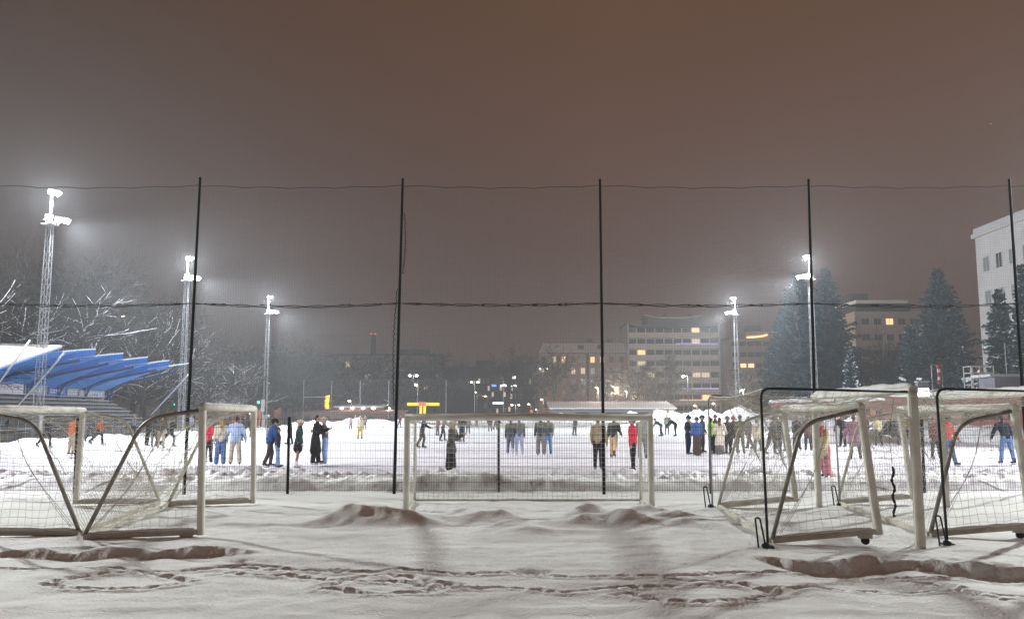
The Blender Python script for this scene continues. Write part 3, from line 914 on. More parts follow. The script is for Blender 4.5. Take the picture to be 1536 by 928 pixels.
for z, x0, x1, m in ((1.6 + fl * 6 + 1.12, .52, .98, 'lit_violet'), (1.6 + fl * 2 + 1.12, .56, .98, 'lit_violet'), (1.6 + fl * .0 + fl + 1.1, .55, 1.0, 'lit_orange')):
    mb = MB(); mb.bbox((x0 * 2 * w - w, -.66, z - .12), (x1 * 2 * w - w, -.61, z)); mb.build('light_strip', M[m], b)
# curved roof with upturned edges
mb = MB(); n = 14; vs = []; fs = []
for i in range(n + 1):
    t = i / n * 2 - 1; z = HT - .1 + 1.1 * abs(t) ** 6
    vs += [(t * (w + .6), -1.2, z), (t * (w + .6), 16, z), (t * (w + .6), 16, z + .35), (t * (w + .6), -1.2, z + .35)]
for i in range(n):
    o = i * 4
    for c in range(4): fs.append((o + c, o + (c + 1) % 4, o + 4 + (c + 1) % 4, o + 4 + c))
fs += [(3, 2, 1, 0), (n * 4, n * 4 + 1, n * 4 + 2, n * 4 + 3)]
mb.add(vs, fs); mb.build('roof', M['grey_facade'], b)
mb = MB(); mb.bbox((-w * .55, 2, HT + .2), (w * .6, 12, HT + 2.6)); mb.build('penthouse', M['grey_facade'], b)
mb = MB(); vs = []; fs = []
for i in range(n + 1):
    t = i / n * 2 - 1; z = HT + 2.5 + .8 * abs(t) ** 4
    x = .025 * w + t * w * .62
    vs += [(x, 1.2, z), (x, 12.5, z), (x, 12.5, z + .3), (x, 1.2, z + .3)]
for i in range(n):
    o = i * 4
    for c in range(4): fs.append((o + c, o + (c + 1) % 4, o + 4 + (c + 1) % 4, o + 4 + c))
fs += [(3, 2, 1, 0), (n * 4, n * 4 + 1, n * 4 + 2, n * 4 + 3)]
mb.add(vs, fs); mb.build('penthouse_roof', M['cream_plaster'], b)
for x in (-2.2, 5.0):
    mb = MB(); mb.bbox((x, 4, HT + 2.8), (x + 1.2, 6, HT + 3.9)); mb.build('roof_vent', M['roof_dark'], b)
mb = MB(); mb.sweep([(-w * .62, 3, HT), (-w * .62, 3, HT + 3.4)], [.5, .12], 6); mb.build('antenna', M['roof_dark'], b)

# pink block
xl, xr = at(808, 560, YB + 3).x, at(941, 560, YB + 3).x
b = thing('apartment_block', 'pink plastered apartment block with snowy pitched roof left of the white block', 'apartment block', ((xl + xr) / 2, YB + 3, 0))
w = (xr - xl) / 2; HW = at(870, 529, YB).z; HR = at(870, 510, YB).z
mb = MB(); mb.bbox((-w, 0, 0), (w, 14, HW)); mb.build('wall', M['pink_plaster'], b)
mb = MB(); mb.add([(-w - .3, -.5, HW), (w, -.5, HW), (w, 14.5, HW), (-w - .3, 14.5, HW), (-w + 1.6, 4.5, HR), (w, 4.5, HR), (w, 9.5, HR), (-w + 1.6, 9.5, HR)], [(0, 1, 5, 4), (1, 2, 6, 5), (2, 3, 7, 6), (3, 0, 4, 7), (4, 5, 6, 7), (3, 2, 1, 0)])
rf = mb.build('roof', M['roof_dark'], b)
mb = MB(); mb.add([(-w - .1, -.42, HW + .14), (w, -.42, HW + .14), (w, 3.9, HR - .16), (-w + 1.4, 3.9, HR - .16)], [(0, 1, 2, 3)]); mb.build('snow_cover', M['snow_cap'], rf)
for x in (-w * .1, w * .35): 
    mb = MB(); mb.bbox((x, 1.2, HW + 1.2), (x + 1.6, 3.2, HW + 2.4)); mb.build('dormer', M['roof_dark'], rf)
for x in (w * .15, w * .62):
    mb = MB(); mb.bbox((x, 6, HR - .2), (x + 1.3, 8, HR + 1.2)); mb.build('chimney', M['roof_dark'], rf)
mb = MB(); mb.bbox((w * .08, -.06, 0), (w * .13, -.003, HW)); mb.build('downpipe', M['roof_dark'], b)
fl = HW / 6
for k in range(1, 6):
    for i in range(9):
        x = -w + 1.6 + (2 * w - 3.2) * i / 8
        window(b, (x, -.003, fl * k + .5), 1.25, 1.75, 'lit_warm' if (i, k) in ((2, 5), (5, 5)) else 'lit_soft' if (i, k) in ((1, 5), (3, 4), (4, 4), (6, 5), (8, 2)) else 'glass' if rw.random() < .75 else 'glass_pale')

# dark office building
YD = 255
xl, xr = at(664, 580, YD).x, at(802, 580, YD).x
b = thing('office_block', 'dark office block with a few bright white and blue windows at centre', 'office', ((xl + xr) / 2, YD, 0)); w = (xr - xl) / 2; HT = at(740, 549, YD).z
mb = MB(); mb.bbox((-w, 0, 0), (w, 20, HT)); mb.build('wall', M['dark_facade'], b)
mb = MB(); mb.bbox((-w * .28, 2, HT), (w * .12, 12, HT + 1.8)); mb.build('penthouse', M['dark_facade'], b)
mb = MB(); mb.bbox((w * .44, 2, HT), (w * .9, 12, HT + 1.2)); mb.build('penthouse', M['dark_facade'], b)
mb = MB(); mb.bbox((-w, .2, HT + .003), (w * .1, 1.6, HT + .12)); mb.build('roof_edge', M['roof_dark'], b)
for px, py, ww, hh, m in [(754, 566, 1.1, .7, 'lit_cool'), (771, 566, 1.1, .7, 'lit_cool'), (741, 578, 1.4, .6, 'lit_blue'), (755, 578, 1.8, .6, 'lit_cool'), (771, 578, 1.7, .5, 'lit_cool'), (747, 604, 3.0, .5, 'lit_cool')]:
    p = at(px, py + 1.5, YD); mb = MB(); mb.bbox((-ww / 2, -.06, 0), (ww / 2, -.003, hh)); q = mb.build('lit_window', M[m], b, False, (p.x - (xl + xr) / 2, 0, p.z))
for px, py in [(726, 572), (732, 572), (719, 572), (733, 583), (751, 583), (757, 583), (775, 583), (768, 583), (780, 583), (767, 595), (773, 595), (780, 595), (757, 592), (795, 573), (787, 572), (739, 592), (728, 609), (746, 617), (764, 614), (775, 616), (756, 616), (735, 617)]:
    p = at(px, py + 3, YD); window(b, (p.x - (xl + xr) / 2, -.003, p.z), .7, 1.5, 'glass_pale' if rw.random() < .55 else 'lit_soft', 'grey_facade', 0)

# pale building behind trees left of centre
YH = 285
xl, xr = at(498, 580, YH).x, at(662, 580, YH).x
b = thing('apartment_block', 'dim beige block behind bare trees below the chimney', 'apartment block', ((xl + xr) / 2, YH, 0)); w = (xr - xl) / 2; HT = at(580, 533, YH).z
mb = MB(); mb.bbox((-w, 0, 0), (w, 16, HT)); mb.build('wall', M['beige_plaster'], b)
mb = MB(); mb.bbox((-w - .2, -.3, HT), (w + .2, 16, HT + .5)); rf = mb.build('roof', M['roof_dark'], b)
mb = MB(); mb.bbox((w * .2, 2, HT + .5), (w * .75, 9, HT + 2.2)); mb.build('penthouse', M['roof_dark'], b)
for k in range(5):
    for i in range(11):
        window(b, (-w + 1.8 + (2 * w - 3.6) * i / 10, -.003, 2 + k * (HT - 2) / 5), 1.5, 1.7, pick(.05))
# chimney
p = at(560, 522, 330)
b = thing('chimney', 'slim dark industrial chimney with red warning lights', 'chimney', (p.x, 330, 0)); zt = at(560, 501, 330).z
mb = MB(); mb.sweep([(0, 0, 0), (0, 0, zt)], [1.15, .95], 16); mb.build('shaft', M['dark_facade'], b, True)
for dx in (-.8, .8):
    mb = MB(); mb.ell((dx, -.6, zt + .05), (.32, .32, .30), 0, 8, 5); mb.build('warning_light', M['lit_red'], b, True)

# right dim block with glowing roof terrace
Y2 = 225
xl, xr = at(1098, 560, Y2).x, at(1182, 560, Y2).x
b = thing('apartment_block', 'dim terraced block with orange lit roof terrace behind the far right mast', 'apartment block', ((xl + xr) / 2, Y2, 0)); w = (xr - xl) / 2; HT = at(1130, 508, Y2).z
mb = MB(); mb.bbox((-w, .8, 0), (w, 15, HT)); mb.build('wall', M['beige_plaster'], b)
for k in range(7):
    z = 1.5 + (HT - 1.5) / 7 * k
    mb = MB(); mb.bbox((-w, -.4, z - .3), (w, .79, z + .95)); mb.build('balcony_band', M['beige_plaster'], b)
    for i in range(7):
        window(b, (-w + 1.2 + (2 * w - 2.4) * i / 6, .795, z + .98), 1.7, 1.2, 'lit_warm' if (i, k) in ((1, 4), (2, 4)) else 'glass' if rw.random() < .9 else 'lit_soft', 'roof_dark', 0)
mb = MB(); mb.bbox((-w * .4, 2, HT), (w, 12, at(1130, 496, Y2).z)); mb.build('penthouse', M['beige_plaster'], b)
mb = MB(); mb.bbox((-w * .2, 4, HT + 2), (w * .25, 9, at(1130, 485, Y2).z)); mb.build('plant_room', M['roof_dark'], b)
mb = MB(); a = [at(px, py, Y2) for px, py in ((1123, 505), (1130, 504.5), (1138, 504), (1146, 503), (1154, 501))]; mb.sweep([(q.x - (xl + xr) / 2, 1.75, q.z) for q in a], .22, 6); mb.build('light_strip', M['lit_orange'], b)
for px, py in ((1161, 497), (1166, 495), (1170, 493)):
    q = at(px, py, Y2); mb = MB(); mb.ell((q.x - (xl + xr) / 2, 1.7, q.z), (.22, .22, .2), 0, 6, 4); mb.build('terrace_light', M['lit_soft'], b)
# slim dark block between
xl, xr = at(1081, 560, 240).x, at(1100, 560, 240).x
b = thing('apartment_block', 'narrow dark stair block between the white block and the terraced block', 'apartment block', ((xl + xr) / 2, 242, 0)); HT = at(1090, 506, 240).z; w = (xr - xl) / 2
mb = MB(); mb.bbox((-w, 0, 0), (w, 12, HT)); mb.build('wall', M['dark_facade'], b)
for k in range(7): window(b, (0, -.003, 2 + k * (HT - 2) / 7), 2.0, 1.4, 'glass')

# low flat-roofed block behind the spruces
Y3 = 165
xl, xr = at(1283, 500, Y3).x, at(1460, 500, Y3).x
b = thing('apartment_block', 'tan flat roofed block with dark roof slab between the spruces', 'apartment block', ((xl + xr) / 2, Y3, 0)); w = (xr - xl) / 2; HT = at(1300, 467, Y3).z
mb = MB(); mb.bbox((-w, 0, 0), (w, 14, HT)); mb.build('wall', M['beige_plaster'], b)
mb = MB(); mb.bbox((-w - .1, -1.2, HT), (-w + 10.3, 13, HT + 1.4)); mb.build('roof_slab', M['dark_facade'], b)
mb = MB(); mb.bbox((-w + .0, -.8, HT + 1.4), (-w + 10, 13, HT + 2.1)); rf = mb.build('roof', M['cream_plaster'], b)
mb = MB(); mb.bbox((-w, 1, HT + 2.1), (-w + 3.2, 8, HT + 3.6)); mb.build('plant_room', M['roof_dark'], rf)
for k in range(6):
    for i in range(9):
        window(b, (-w + 2 + (2 * w - 4) * i / 8, -.003, HT - 2.6 - k * 3.0), 1.5, 1.3, 'lit_warm' if (i, k) == (2, 0) else 'glass', 'beige_plaster')
# big pale building at right edge, long side to the field
XB, y1 = 57.6, 106.0
b = thing('office_block', 'tall pale building with rows of square windows at right edge', 'office', (XB, 0, 0)); HT = at(1459, 352, y1).z
mb = MB(); mb.bbox((0, 66, 0), (14, y1, HT - .5)); mb.build('wall', M['white_plaster'], b)
mb = MB(); mb.bbox((-.35, 65.8, HT - .5), (14, y1 + .3, HT)); rf = mb.build('roof', M['white_plaster'], b)
mb = MB(); mb.bbox((-.2, 66, HT), (-.14, y1, HT + .9)); rl = mb.build('roof_railing', M['steel'], rf)
rl.location.z -= .25
cols = [y1 - 2.2 - 2.75 * i for i in range(13)]
zr = [HT - 5.0 - 4.15 * k for k in range(5)]
for k, z in enumerate(zr):
    for i, y in enumerate(cols):
        window(b, (-.003, y, z), 1.35, 1.85, 'glass_pale' if rw.random() < .75 else 'glass', 'win_frame', 1, -math.pi / 2)

# ------------------------------------------------------------------ long low barrack on the right
b = thing('barrack', 'long low reddish barrack with snowy flat roof along right side of the rink', 'shed', (36.2, 0, 0))
yy = [52, 61, 72, 84, 97, 110, 122]
for i, (a, c) in enumerate(zip(yy[:-1], yy[1:])):
    h = 3.25 + .12 * (i % 3)
    mb = MB(); mb.bbox((0, a + .06, 0), (4, c - .06, h)); sec = mb.build('wall', M['red_wall'] if i != 0 else M['grey_sheet'], b)
    mb = MB(); mb.bbox((-.25, a + .02, h), (4.2, c - .02, h + .12)); mb.build('roof_slab', M['cream_plaster'], sec)
    mb = MB(); mb.bbox((-.22, a + .04, h + .12), (4.1, c - .04, h + .38)); mb.build('snow_cover', M['snow_cap'], sec)
    for yk in np.arange(a + 2, c - 1.5, 3.0):
        window(b, (-.003, float(yk), 1.6), 1.3, .9, 'glass', 'roof_dark', 1, -math.pi / 2)
    mb = MB(); mb.bbox((-.05, c - 2.2, .05), (-.003, c - 1.2, 2.1)); mb.build('door', M['grey_facade'], b)
for y, m, lab in [(70, 'ink_red', 'red banner hung on the low barrack near the white goal post'), (88, 'orange_plastic', 'orange banner hung on the low barrack further along')]:
    mb = MB(); mb.bbox((-.12, 0, 0), (-.06, 5.5, 1.0)); tag(mb.build('banner', M[m], None, False, (36.2, y, .9)), lab, 'banner')
# ------------------------------------------------------------------ small things around the field
def lamp(px, py, Y, label, m='lamp_warm', r=.16, arm=0, double=False, H=None):
    r *= .85
    p = at(px, py, Y); z0 = ground_z(p.x, Y)
    g = thing('street_lamp', label, 'street lamp', (p.x, Y, z0), 0, 'street lamps beyond the rink')
    h = p.z - z0
    mb = MB(); mb.sweep([(arm, 0, 0), (arm, 0, h + .05)], [.08, .05], 6)
    if double: mb.sweep([(-.8, 0, h + .05), (.8, 0, h + .05)], .04, 5)
    elif arm: mb.sweep([(arm, 0, h + .05), (0, 0, h + .1)], .04, 5)
    mb.build('pole', M['roof_dark'], g)
    l = bpy.data.lights.new('lamp_light', 'POINT'); l.energy = (4200 if px > 880 else 450) if Y > 160 else 450; l.color = (1, .80, .58) if m == 'lamp_warm' else (1, .95, .85); l.shadow_soft_size = .3
    lo = bpy.data.objects.new('lamp_light', l); COL.objects.link(lo); lo.parent = g; lo.location = (0, -.5, h - .2)
    for dx in ((-.7, .7) if double else (0,)):
        mb = MB(); mb.ell((dx, 0, h), (r * 1.25, r, r * .8), 0, 8, 5); mb.build('lamp_head', M[m], g, True)
L_ = [(620, 563, 175, 'bright twin street lamp left of the dark office block', 'lamp_white', .30, 0, True), (624, 577, 185, 'warm street lamp below the bright twin lamp', 'lamp_warm', .34, .5, False),
      (712, 573, 190, 'twin white street lamp in front of the dark office block', 'lamp_white', .24, 0, True), (713, 588, 200, 'small warm lamp under the twin white lamp', 'lamp_warm', .2, .4, False),
      (728, 594, 200, 'small amber lamp beside the office entrance', 'lamp_warm', .2, .4, False), (773, 607, 180, 'twin warm lamp low in front of the office block', 'lamp_warm', .22, 0, True),
      (793, 606, 180, 'warm lamp at the corner of the office block', 'lamp_warm', .22, .4, False), (804, 614, 190, 'faint low lamp near the pink block', 'lamp_warm', .14, .4, False),
      (812, 599, 170, 'warm street lamp at the left corner of the pink block', 'lamp_warm', .2, .4, False), (815, 553, 180, 'twin white lamp in front of the pink block gable', 'lamp_white', .15, 0, True),
      (894, 581, 170, 'warm street lamp in front of the pink facade', 'lamp_warm', .16, .4, False), (924, 582, 175, 'amber street lamp right of the black fence post', 'lamp_warm', .17, .4, False),
      (937, 587, 180, 'white street lamp near the joint of the pink and white blocks', 'lamp_white', .13, .4, False), (927, 606, 165, 'low warm lamp above the long grey shed', 'lamp_warm', .22, .4, False),
      (986, 605, 165, 'bright lamp above the lit end of the grey shed', 'lamp_warm', .24, .4, False), (1025, 564, 165, 'bright slanted street lamp before the white block', 'lamp_white', .26, .8, False),
      (1042, 608, 150, 'warm lamp behind the snow bank left of the thin goal tube', 'lamp_warm', .2, .4, False), (1070, 605, 150, 'warm lamp behind the snow bank right of the thin goal tube', 'lamp_warm', .22, .4, False),
      (1103, 612, 145, 'lamp low behind the goal net beside a white column', 'lamp_warm', .2, .3, False), (1117, 613, 145, 'small lamp right of the white column', 'lamp_warm', .16, .3, False),
      (1112, 585, 170, 'cool lamp under the far right mast', 'lamp_white', .17, .4, False), (524, 601, 150, 'warm lamp in front of the low pavilion', 'lamp_warm', .24, .4, False),
      (584, 612, 150, 'white lamp right of the low pavilion', 'lamp_white', .14, .3, False), (404, 569, 150, 'small warm lamp in the dark trees by the far left mast', 'lamp_warm', .15, .4, False),
      (184, 474, 115, 'amber lamp glowing through the bare trees above the stand', 'lamp_warm', .20, .4, False), (373, 620, 135, 'white lamp low behind the left goal', 'lamp_white', .16, .3, False)]
for a in L_: lamp(*a)

def traffic_light(px, py, Y, label, m, box_dx=None):
    p = at(px, py, Y)
    g = thing('traffic_light', label, 'traffic light', (p.x, Y, 0))
    mb = MB(); mb.sweep([(0, .12, 0), (0, .12, p.z + .5)], .06, 6); mb.build('pole', M['roof_dark'], g)
    mb = MB(); mb.bbox((-.2, -.08, p.z - .55), (.2, .12, p.z + .55)); hd = mb.build('signal_head', M['roof_dark'], g)
    mb = MB(); mb.ell((0, -.12, p.z), (.17, .08, .17), 0, 10, 6); mb.build('signal_lens', M[m], hd, True)
traffic_light(388, 603, 125, 'green traffic light beside a white post under the far left mast', 'lit_green')
traffic_light(263, 606, 120, 'green traffic light below the end of the blue canopy', 'lit_green')
traffic_light(1389, 608, 76, 'red signal lamp below the lit score panel', 'lit_red')
traffic_light(797, 616, 160, 'faint red signal lamp above the middle goal', 'lit_red')

def post_panel(px, py0, py1, wpx, Y, label, name='marker_post', m='board_white'):
    a, b_ = at(px, py0, Y), at(px, py1, Y); w = wpx / 1300 * Y
    mb = MB(); mb.bbox((-w / 2, -.06, max(0, b_.z)), (w / 2, .06, a.z)); 
    if b_.z > .1: mb.sweep([(0, 0, -.05), (0, 0, b_.z + .02)], .05, 6)
    tag(mb.build(name, M[m], None, False, (a.x, Y, 0)), label, 'post')
post_panel(394.5, 599, 617, 5, 124, 'white post beside the green traffic light')
post_panel(266.5, 598, 616, 5, 119, 'white post beside the green light under the canopy')
post_panel(1110, 605, 622, 5, 128, 'white column on the snow bank behind the goal net')

# far ball net and bar fence
g = thing('far_ball_fence', 'pale green ball net on thin posts at the far end of the rink', 'fence', (0, 136, 0))
xs_ = [at(px, 600, 136).x for px in (455, 497, 540, 583, 626, 669, 712, 755)]
zt = at(600, 570, 136).z
for x in xs_:
    mb = MB(); mb.sweep([(x, 0, 0), (x, 0, zt)], .032, 6); mb.build('post', M['steel'], g)
for a, c in zip(xs_[:-1], xs_[1:]):
    mb = MB()
    for i in range(int((c - a) / .16) + 1):
        mb.sweep([(a + i * .16, 0, .1), (a + i * .16, 0, zt)], .006, 3, 0, False)
    for j in range(int(zt / .16)):
        mb.sweep([(a, 0, .1 + j * .16), (c, 0, .1 + j * .16)], .006, 3, 0, False)
    mb.sweep([(a, 0, zt), (c, 0, zt)], .03, 4)
    mb.build('net_panel', M['ball_net'], g)
mb = MB(); a = at(456, 595, 135.6); c = at(489, 595, 135.6); mb.sweep([(a.x, -.2, a.z), (c.x, -.2, c.z)], .05, 5); mb.build('cross_rail', M['steel'], g)
mb = MB(); a = at(491, 593, 134.5); zz = at(491, 613, 134.5).z
for k in range(8):
    t = k / 8; mb.bar((a.x + .1 * math.sin(k), 134.5, a.z + (zz - a.z) * t), (a.x + .1 * math.sin(k + 1), 134.5, a.z + (zz - a.z) * (t + .125)), .75 - .2 * math.sin(k * 1.1) ** 2, .12, 0, (0, 1, 0))
tag(mb.build('yellow_banner', M['glowing_yellow_cloth']), 'rolled yellow banner hanging on the far ball net', 'banner')
g = thing('bar_fence', 'grey upright bar fence at the far end behind the snow bank', 'fence', (0, 133.4, 0))
xa, xb = at(396, 630, 133.4).x, at(622, 630, 133.4).x
n = 9
for i in range(n):
    a, c = xa + (xb - xa) * i / n, xa + (xb - xa) * (i + 1) / n
    mb = MB(); mb.bar((a, 0, 0), (a, 0, 2.2), .1, .1); mb.build('post', M['roof_dark'], g)
    mb = MB()
    for k in range(1, 17): mb.bar((a + (c - a) * k / 17, 0, .15), (a + (c - a) * k / 17, 0, 2.05), .045, .045)
    for z in (.2, 2.0): mb.bar((a + .05, 0, z), (c - .05, 0, z), .04, .06)
    mb.build('bar_panel', M['roof_dark'], g)

# low buildings beyond the far end
def shed(label, px0, px1, pyt, Y, dep, m, roofm='snow_cap', rise=.0, name='shed'):
    a, c = at(px0, pyt, Y), at(px1, pyt, Y)
    g = thing(name, label, 'shed', ((a.x + c.x) / 2, Y, 0)); w = (c.x - a.x) / 2; h = a.z - .25
    mb = MB(); mb.bbox((-w, 0, 0), (w, dep, h)); mb.build('wall', M[m], g)
    mb = MB(); mb.add([(-w - .3, -.4, h), (w + .3, -.4, h), (w + .3, dep + .3, h + rise), (-w - .3, dep + .3, h + rise), (-w - .3, -.4, h + .25), (w + .3, -.4, h + .25), (w + .3, dep + .3, h + .25 + rise), (-w - .3, dep + .3, h + .25 + rise)],
                      [(0, 1, 5, 4), (1, 2, 6, 5), (2, 3, 7, 6), (3, 0, 4, 7), (4, 5, 6, 7), (3, 2, 1, 0)]); mb.build('roof', M[roofm], g)
    return g, w, h
g, w, h = shed('long grey shed with low snowy roof and lit right end', 826, 1012, 611, 152, 9, 'grey_facade', 'snow_cap', 1.2)
for x in (-w * .6, -w * .1, w * .35):
    mb = MB(); mb.bbox((x, -.06, .1), (x + 2.4, -.003, 2.2)); mb.build('door', M['dark_facade'], g)
for x in (w - 3.3, w - 1.9, w - .6):
    mb = MB(); mb.bbox((x - .45, -.08, .4), (x + .45, -.004, h - .2)); mb.build('lit_wall_panel', M['lit_soft'], g)
g, w, h = shed('low pavilion with bright snowy roof lights beyond the far fence', 503, 572, 609, 156, 7, 'red_wall', 'snow_cap', .5, 'pavilion')
for i in range(4):
    mb = MB(); mb.ell((-w * .7 + i * w * .46, -.5, h - .15), (.3, .2, .16), 0, 8, 5); mb.build('eave_lamp', M['lamp_white'], g, True)
g, w, h = shed('long red brown shed with sloping roof behind the far bar fence', 446, 604, 617, 146, 5, 'brick', 'red_wall', .3)
for i in range(5): window(g, (-w * .8 + i * w * .4, -.003, .9), 1.0, .8, 'glass', 'roof_dark', 0)
g, w, h = shed('small red house among the trees behind the left goal', 326, 362, 603, 140, 6, 'brick', 'snow_cap', 1.0, 'house')
for i in range(3): window(g, (-w * .6 + i * w * .6, -.003, 1.2), .8, 1.0, 'lit_soft' if i == 1 else 'glass')
for px, py, lab in [(387, 617, 'orange site barrier left of the white post'), (416, 616, 'orange site barrier right of the white post'), (345, 619, 'orange site barrier near the red house')]:
    p = at(px, py, 136); mb = MB(); wd = .75
    wd = .5; mb.add([(-wd, -.1, 0), (wd, -.1, 0), (wd, .5, 0), (-wd, .5, 0), (-wd, .1, p.z + .1), (wd, .1, p.z + .5), (wd, .3, p.z + .5), (-wd, .3, p.z + .1)], [(0, 1, 5, 4), (1, 2, 6, 5), (2, 3, 7, 6), (3, 0, 4, 7), (4, 5, 6, 7), (3, 2, 1, 0)])
    for k in range(3): mb.bbox((-wd + .25 + k * .5, -.16, .3), (-wd + .45 + k * .5, -.06, 1.4))
    tag(mb.build('site_barrier', M['orange_plastic'], None, False, (p.x, 136, 0)), lab, 'barrier')

# lit yellow kiosk canopy
p = at(634, 606, 158); g = thing('kiosk', 'kiosk with glowing yellow canopy band and red centre above the middle goal', 'kiosk', (p.x, 158, 0))
mb = MB(); mb.bbox((-2.8, -.1, p.z - .25), (-.75, 1.4, p.z + .28)); mb.bbox((.55, -.1, p.z - .25), (2.9, 1.4, p.z + .28)); cn = mb.build('canopy_band', M['lit_yellow'], g)
mb = MB(); mb.bbox((-.74, -.14, p.z - .3), (.54, 1.4, p.z + .36)); mb.build('red_sign', M['lit_red'], cn)
mb = MB(); mb.bbox((-2.85, -.12, p.z + .29), (2.95, 1.45, p.z + .36)); mb.build('roof', M['roof_dark'], g)
for x in (-.55, .15):
    mb = MB(); mb.bbox((x, 0, 0), (x + .42, .4, p.z - .26)); mb.build('lit_column', M['lit_yellow'], g)
for x in (-2.6, 2.7):
    mb = MB(); mb.bbox((x - .06, .6, 0), (x + .06, .72, p.z - .26)); mb.build('post', M['roof_dark'], g)

# right side: scaffold tower, windsock, score panel, cabin
p = at(1475, 585, 74); g = thing('scaffold_tower', 'white scaffold tower with cross braces above the low barrack', 'scaffold', (p.x, 74, 0)); zt = at(1475, 549, 74).z; zb = 3.3
for x in (-.95, -.2, .98):
    for y in (0, 1.2):
        mb = MB(); mb.sweep([(x, y, 0), (x, y, zt)], .055, 6); mb.build('standard', M['board_white'], g)
for z in (3.9, 4.45, 5.0, 5.45, zt):
    mb = MB(); mb.sweep([(-.95, 0, z), (.98, 0, z)], .05, 6); mb.sweep([(-.95, 1.2, z), (.98, 1.2, z)], .035, 6); mb.sweep([(-.95, 0, z), (-.95, 1.2, z)], .03, 6); mb.sweep([(.98, 0, z), (.98, 1.2, z)], .03, 6); mb.build('ledger', M['board_white'], g)
mb = MB(); mb.bbox((-.9, .05, 5.03), (.93, 1.15, 5.1)); mb.build('platform', M['board_white'], g)
for a, c in (((-.95, -.04, 3.4), (-.2, -.04, 4.45)), ((-.2, -.04, 3.4), (-.95, -.04, 4.45))):
    mb = MB(); mb.sweep([a, c], .03, 6); mb.build('brace', M['board_white'], g)
for k in range(3):
    mb = MB(); mb.bbox((-.15, -.02, 3.5 + k * .42), (.93, .02, 3.62 + k * .42)); mb.build('guard_board', M['board_white'], g)
p = at(1408, 562, 72); g = thing('windsock', 'limp red and white striped windsock beside a lamp pole', 'windsock', (p.x, 72, 0)); z1, z2 = at(1408, 547, 72).z, at(1408, 576, 72).z
mb = MB(); mb.sweep([(.30, 0, 0), (.30, 0, z1 + .05)], .035, 6); mb.sweep([(.30, 0, z1), (0, 0, z1)], .02, 5); mb.build('pole', M['steel'], g)
for k in range(5):
    a, c = z1 + (z2 - z1) * k / 5, z1 + (z2 - z1) * (k + 1) / 5
    o = lambda z: .05 * math.sin((z1 - z) * 2.2)
    mb = MB(); mb.sweep([(o(a), 0, a), (o((a + c) / 2), 0, (a + c) / 2), (o(c), 0, c)], [.15 - .012 * k, .16 - .012 * k, .14 - .014 * k], 8); mb.build('stripe', M['windsock_red'] if k % 2 == 0 else M['windsock_white'], g, True)
p = at(1397, 548, 71); g = thing('lamp_pole', 'unlit thin grey pole left of the windsock', 'pole', (p.x, 71, 0))
mb = MB(); mb.sweep([(0, 0, 0), (0, 0, p.z)], .05, 6); mb.sweep([(0, 0, p.z), (.35, 0, p.z + .03)], .04, 5); mb.build('shaft', M['steel'], g)
p = at(1386, 590, 70.5); g = thing('score_panel', 'white lit score panel with two dark bars on the barrack roof', 'score panel', (p.x, 70.5, 0)); z1, z2 = at(1386, 582, 70.5).z, at(1386, 594, 70.5).z
mb = MB(); mb.bbox((-.42, 0, z2), (.42, .2, z1)); pn = mb.build('lit_face', M['lit_cool'], g)
for t in (.28, .78):
    z = z1 + (z2 - z1) * t; mb = MB(); mb.bbox((-.3, -.03, z - .04), (.3, -.003, z + .04)); mb.build('dark_bar', M['ink_dark'], pn)
mb = MB(); mb.bbox((-.45, .01, z1 + .02), (.45, .5, z1 + .5)); mb.build('box', M['grey_sheet'], g)
mb = MB(); mb.bbox((-.5, -.05, z1 + .51), (.5, .55, z1 + .57)); mb.build('snow_cover', M['snow_cap'], g)
for x in (-.35, .35):
    mb = MB(); mb.bbox((x - .04, .21, 0), (x + .04, .29, z2 + .1)); mb.build('leg', M['steel'], g)
p = at(1525, 575, 70); g = thing('cabin', 'grey lilac cabin with overhanging roof at right edge above the barrack', 'cabin', (p.x, 71, 0)); z1 = at(1525, 564, 70).z
mb = MB(); mb.bbox((-1.2, 0, 0), (2.6, 2.4, z1)); mb.build('wall', M['grey_sheet'], g)
mb = MB(); mb.bbox((-1.7, -.3, z1), (2.9, 2.6, z1 + .22)); mb.build('roof', M['board_white'], g)
mb = MB(); mb.bbox((-1.0, -.05, z1 - 1.0), (1.0, -.003, z1 - .9)); mb.build('ledge', M['board_white'], g)
p = at(1507, 514, 78); g = thing('antenna_mast', 'thin mast with bent arms in front of the right spruce', 'mast', (p.x, 78, 0))
mb = MB(); mb.sweep([(0, 0, 0), (0, 0, p.z)], .045, 6); mb.build('shaft', M['steel'], g)
for z, l in ((p.z - .3, 1.2), (p.z - 1.1, -1.1)):
    mb = MB(); mb.sweep([(0, 0, z), (l * .5, 0, z + .12), (l, 0, z + .05)], .035, 5); mb.build('arm', M['steel'], g)

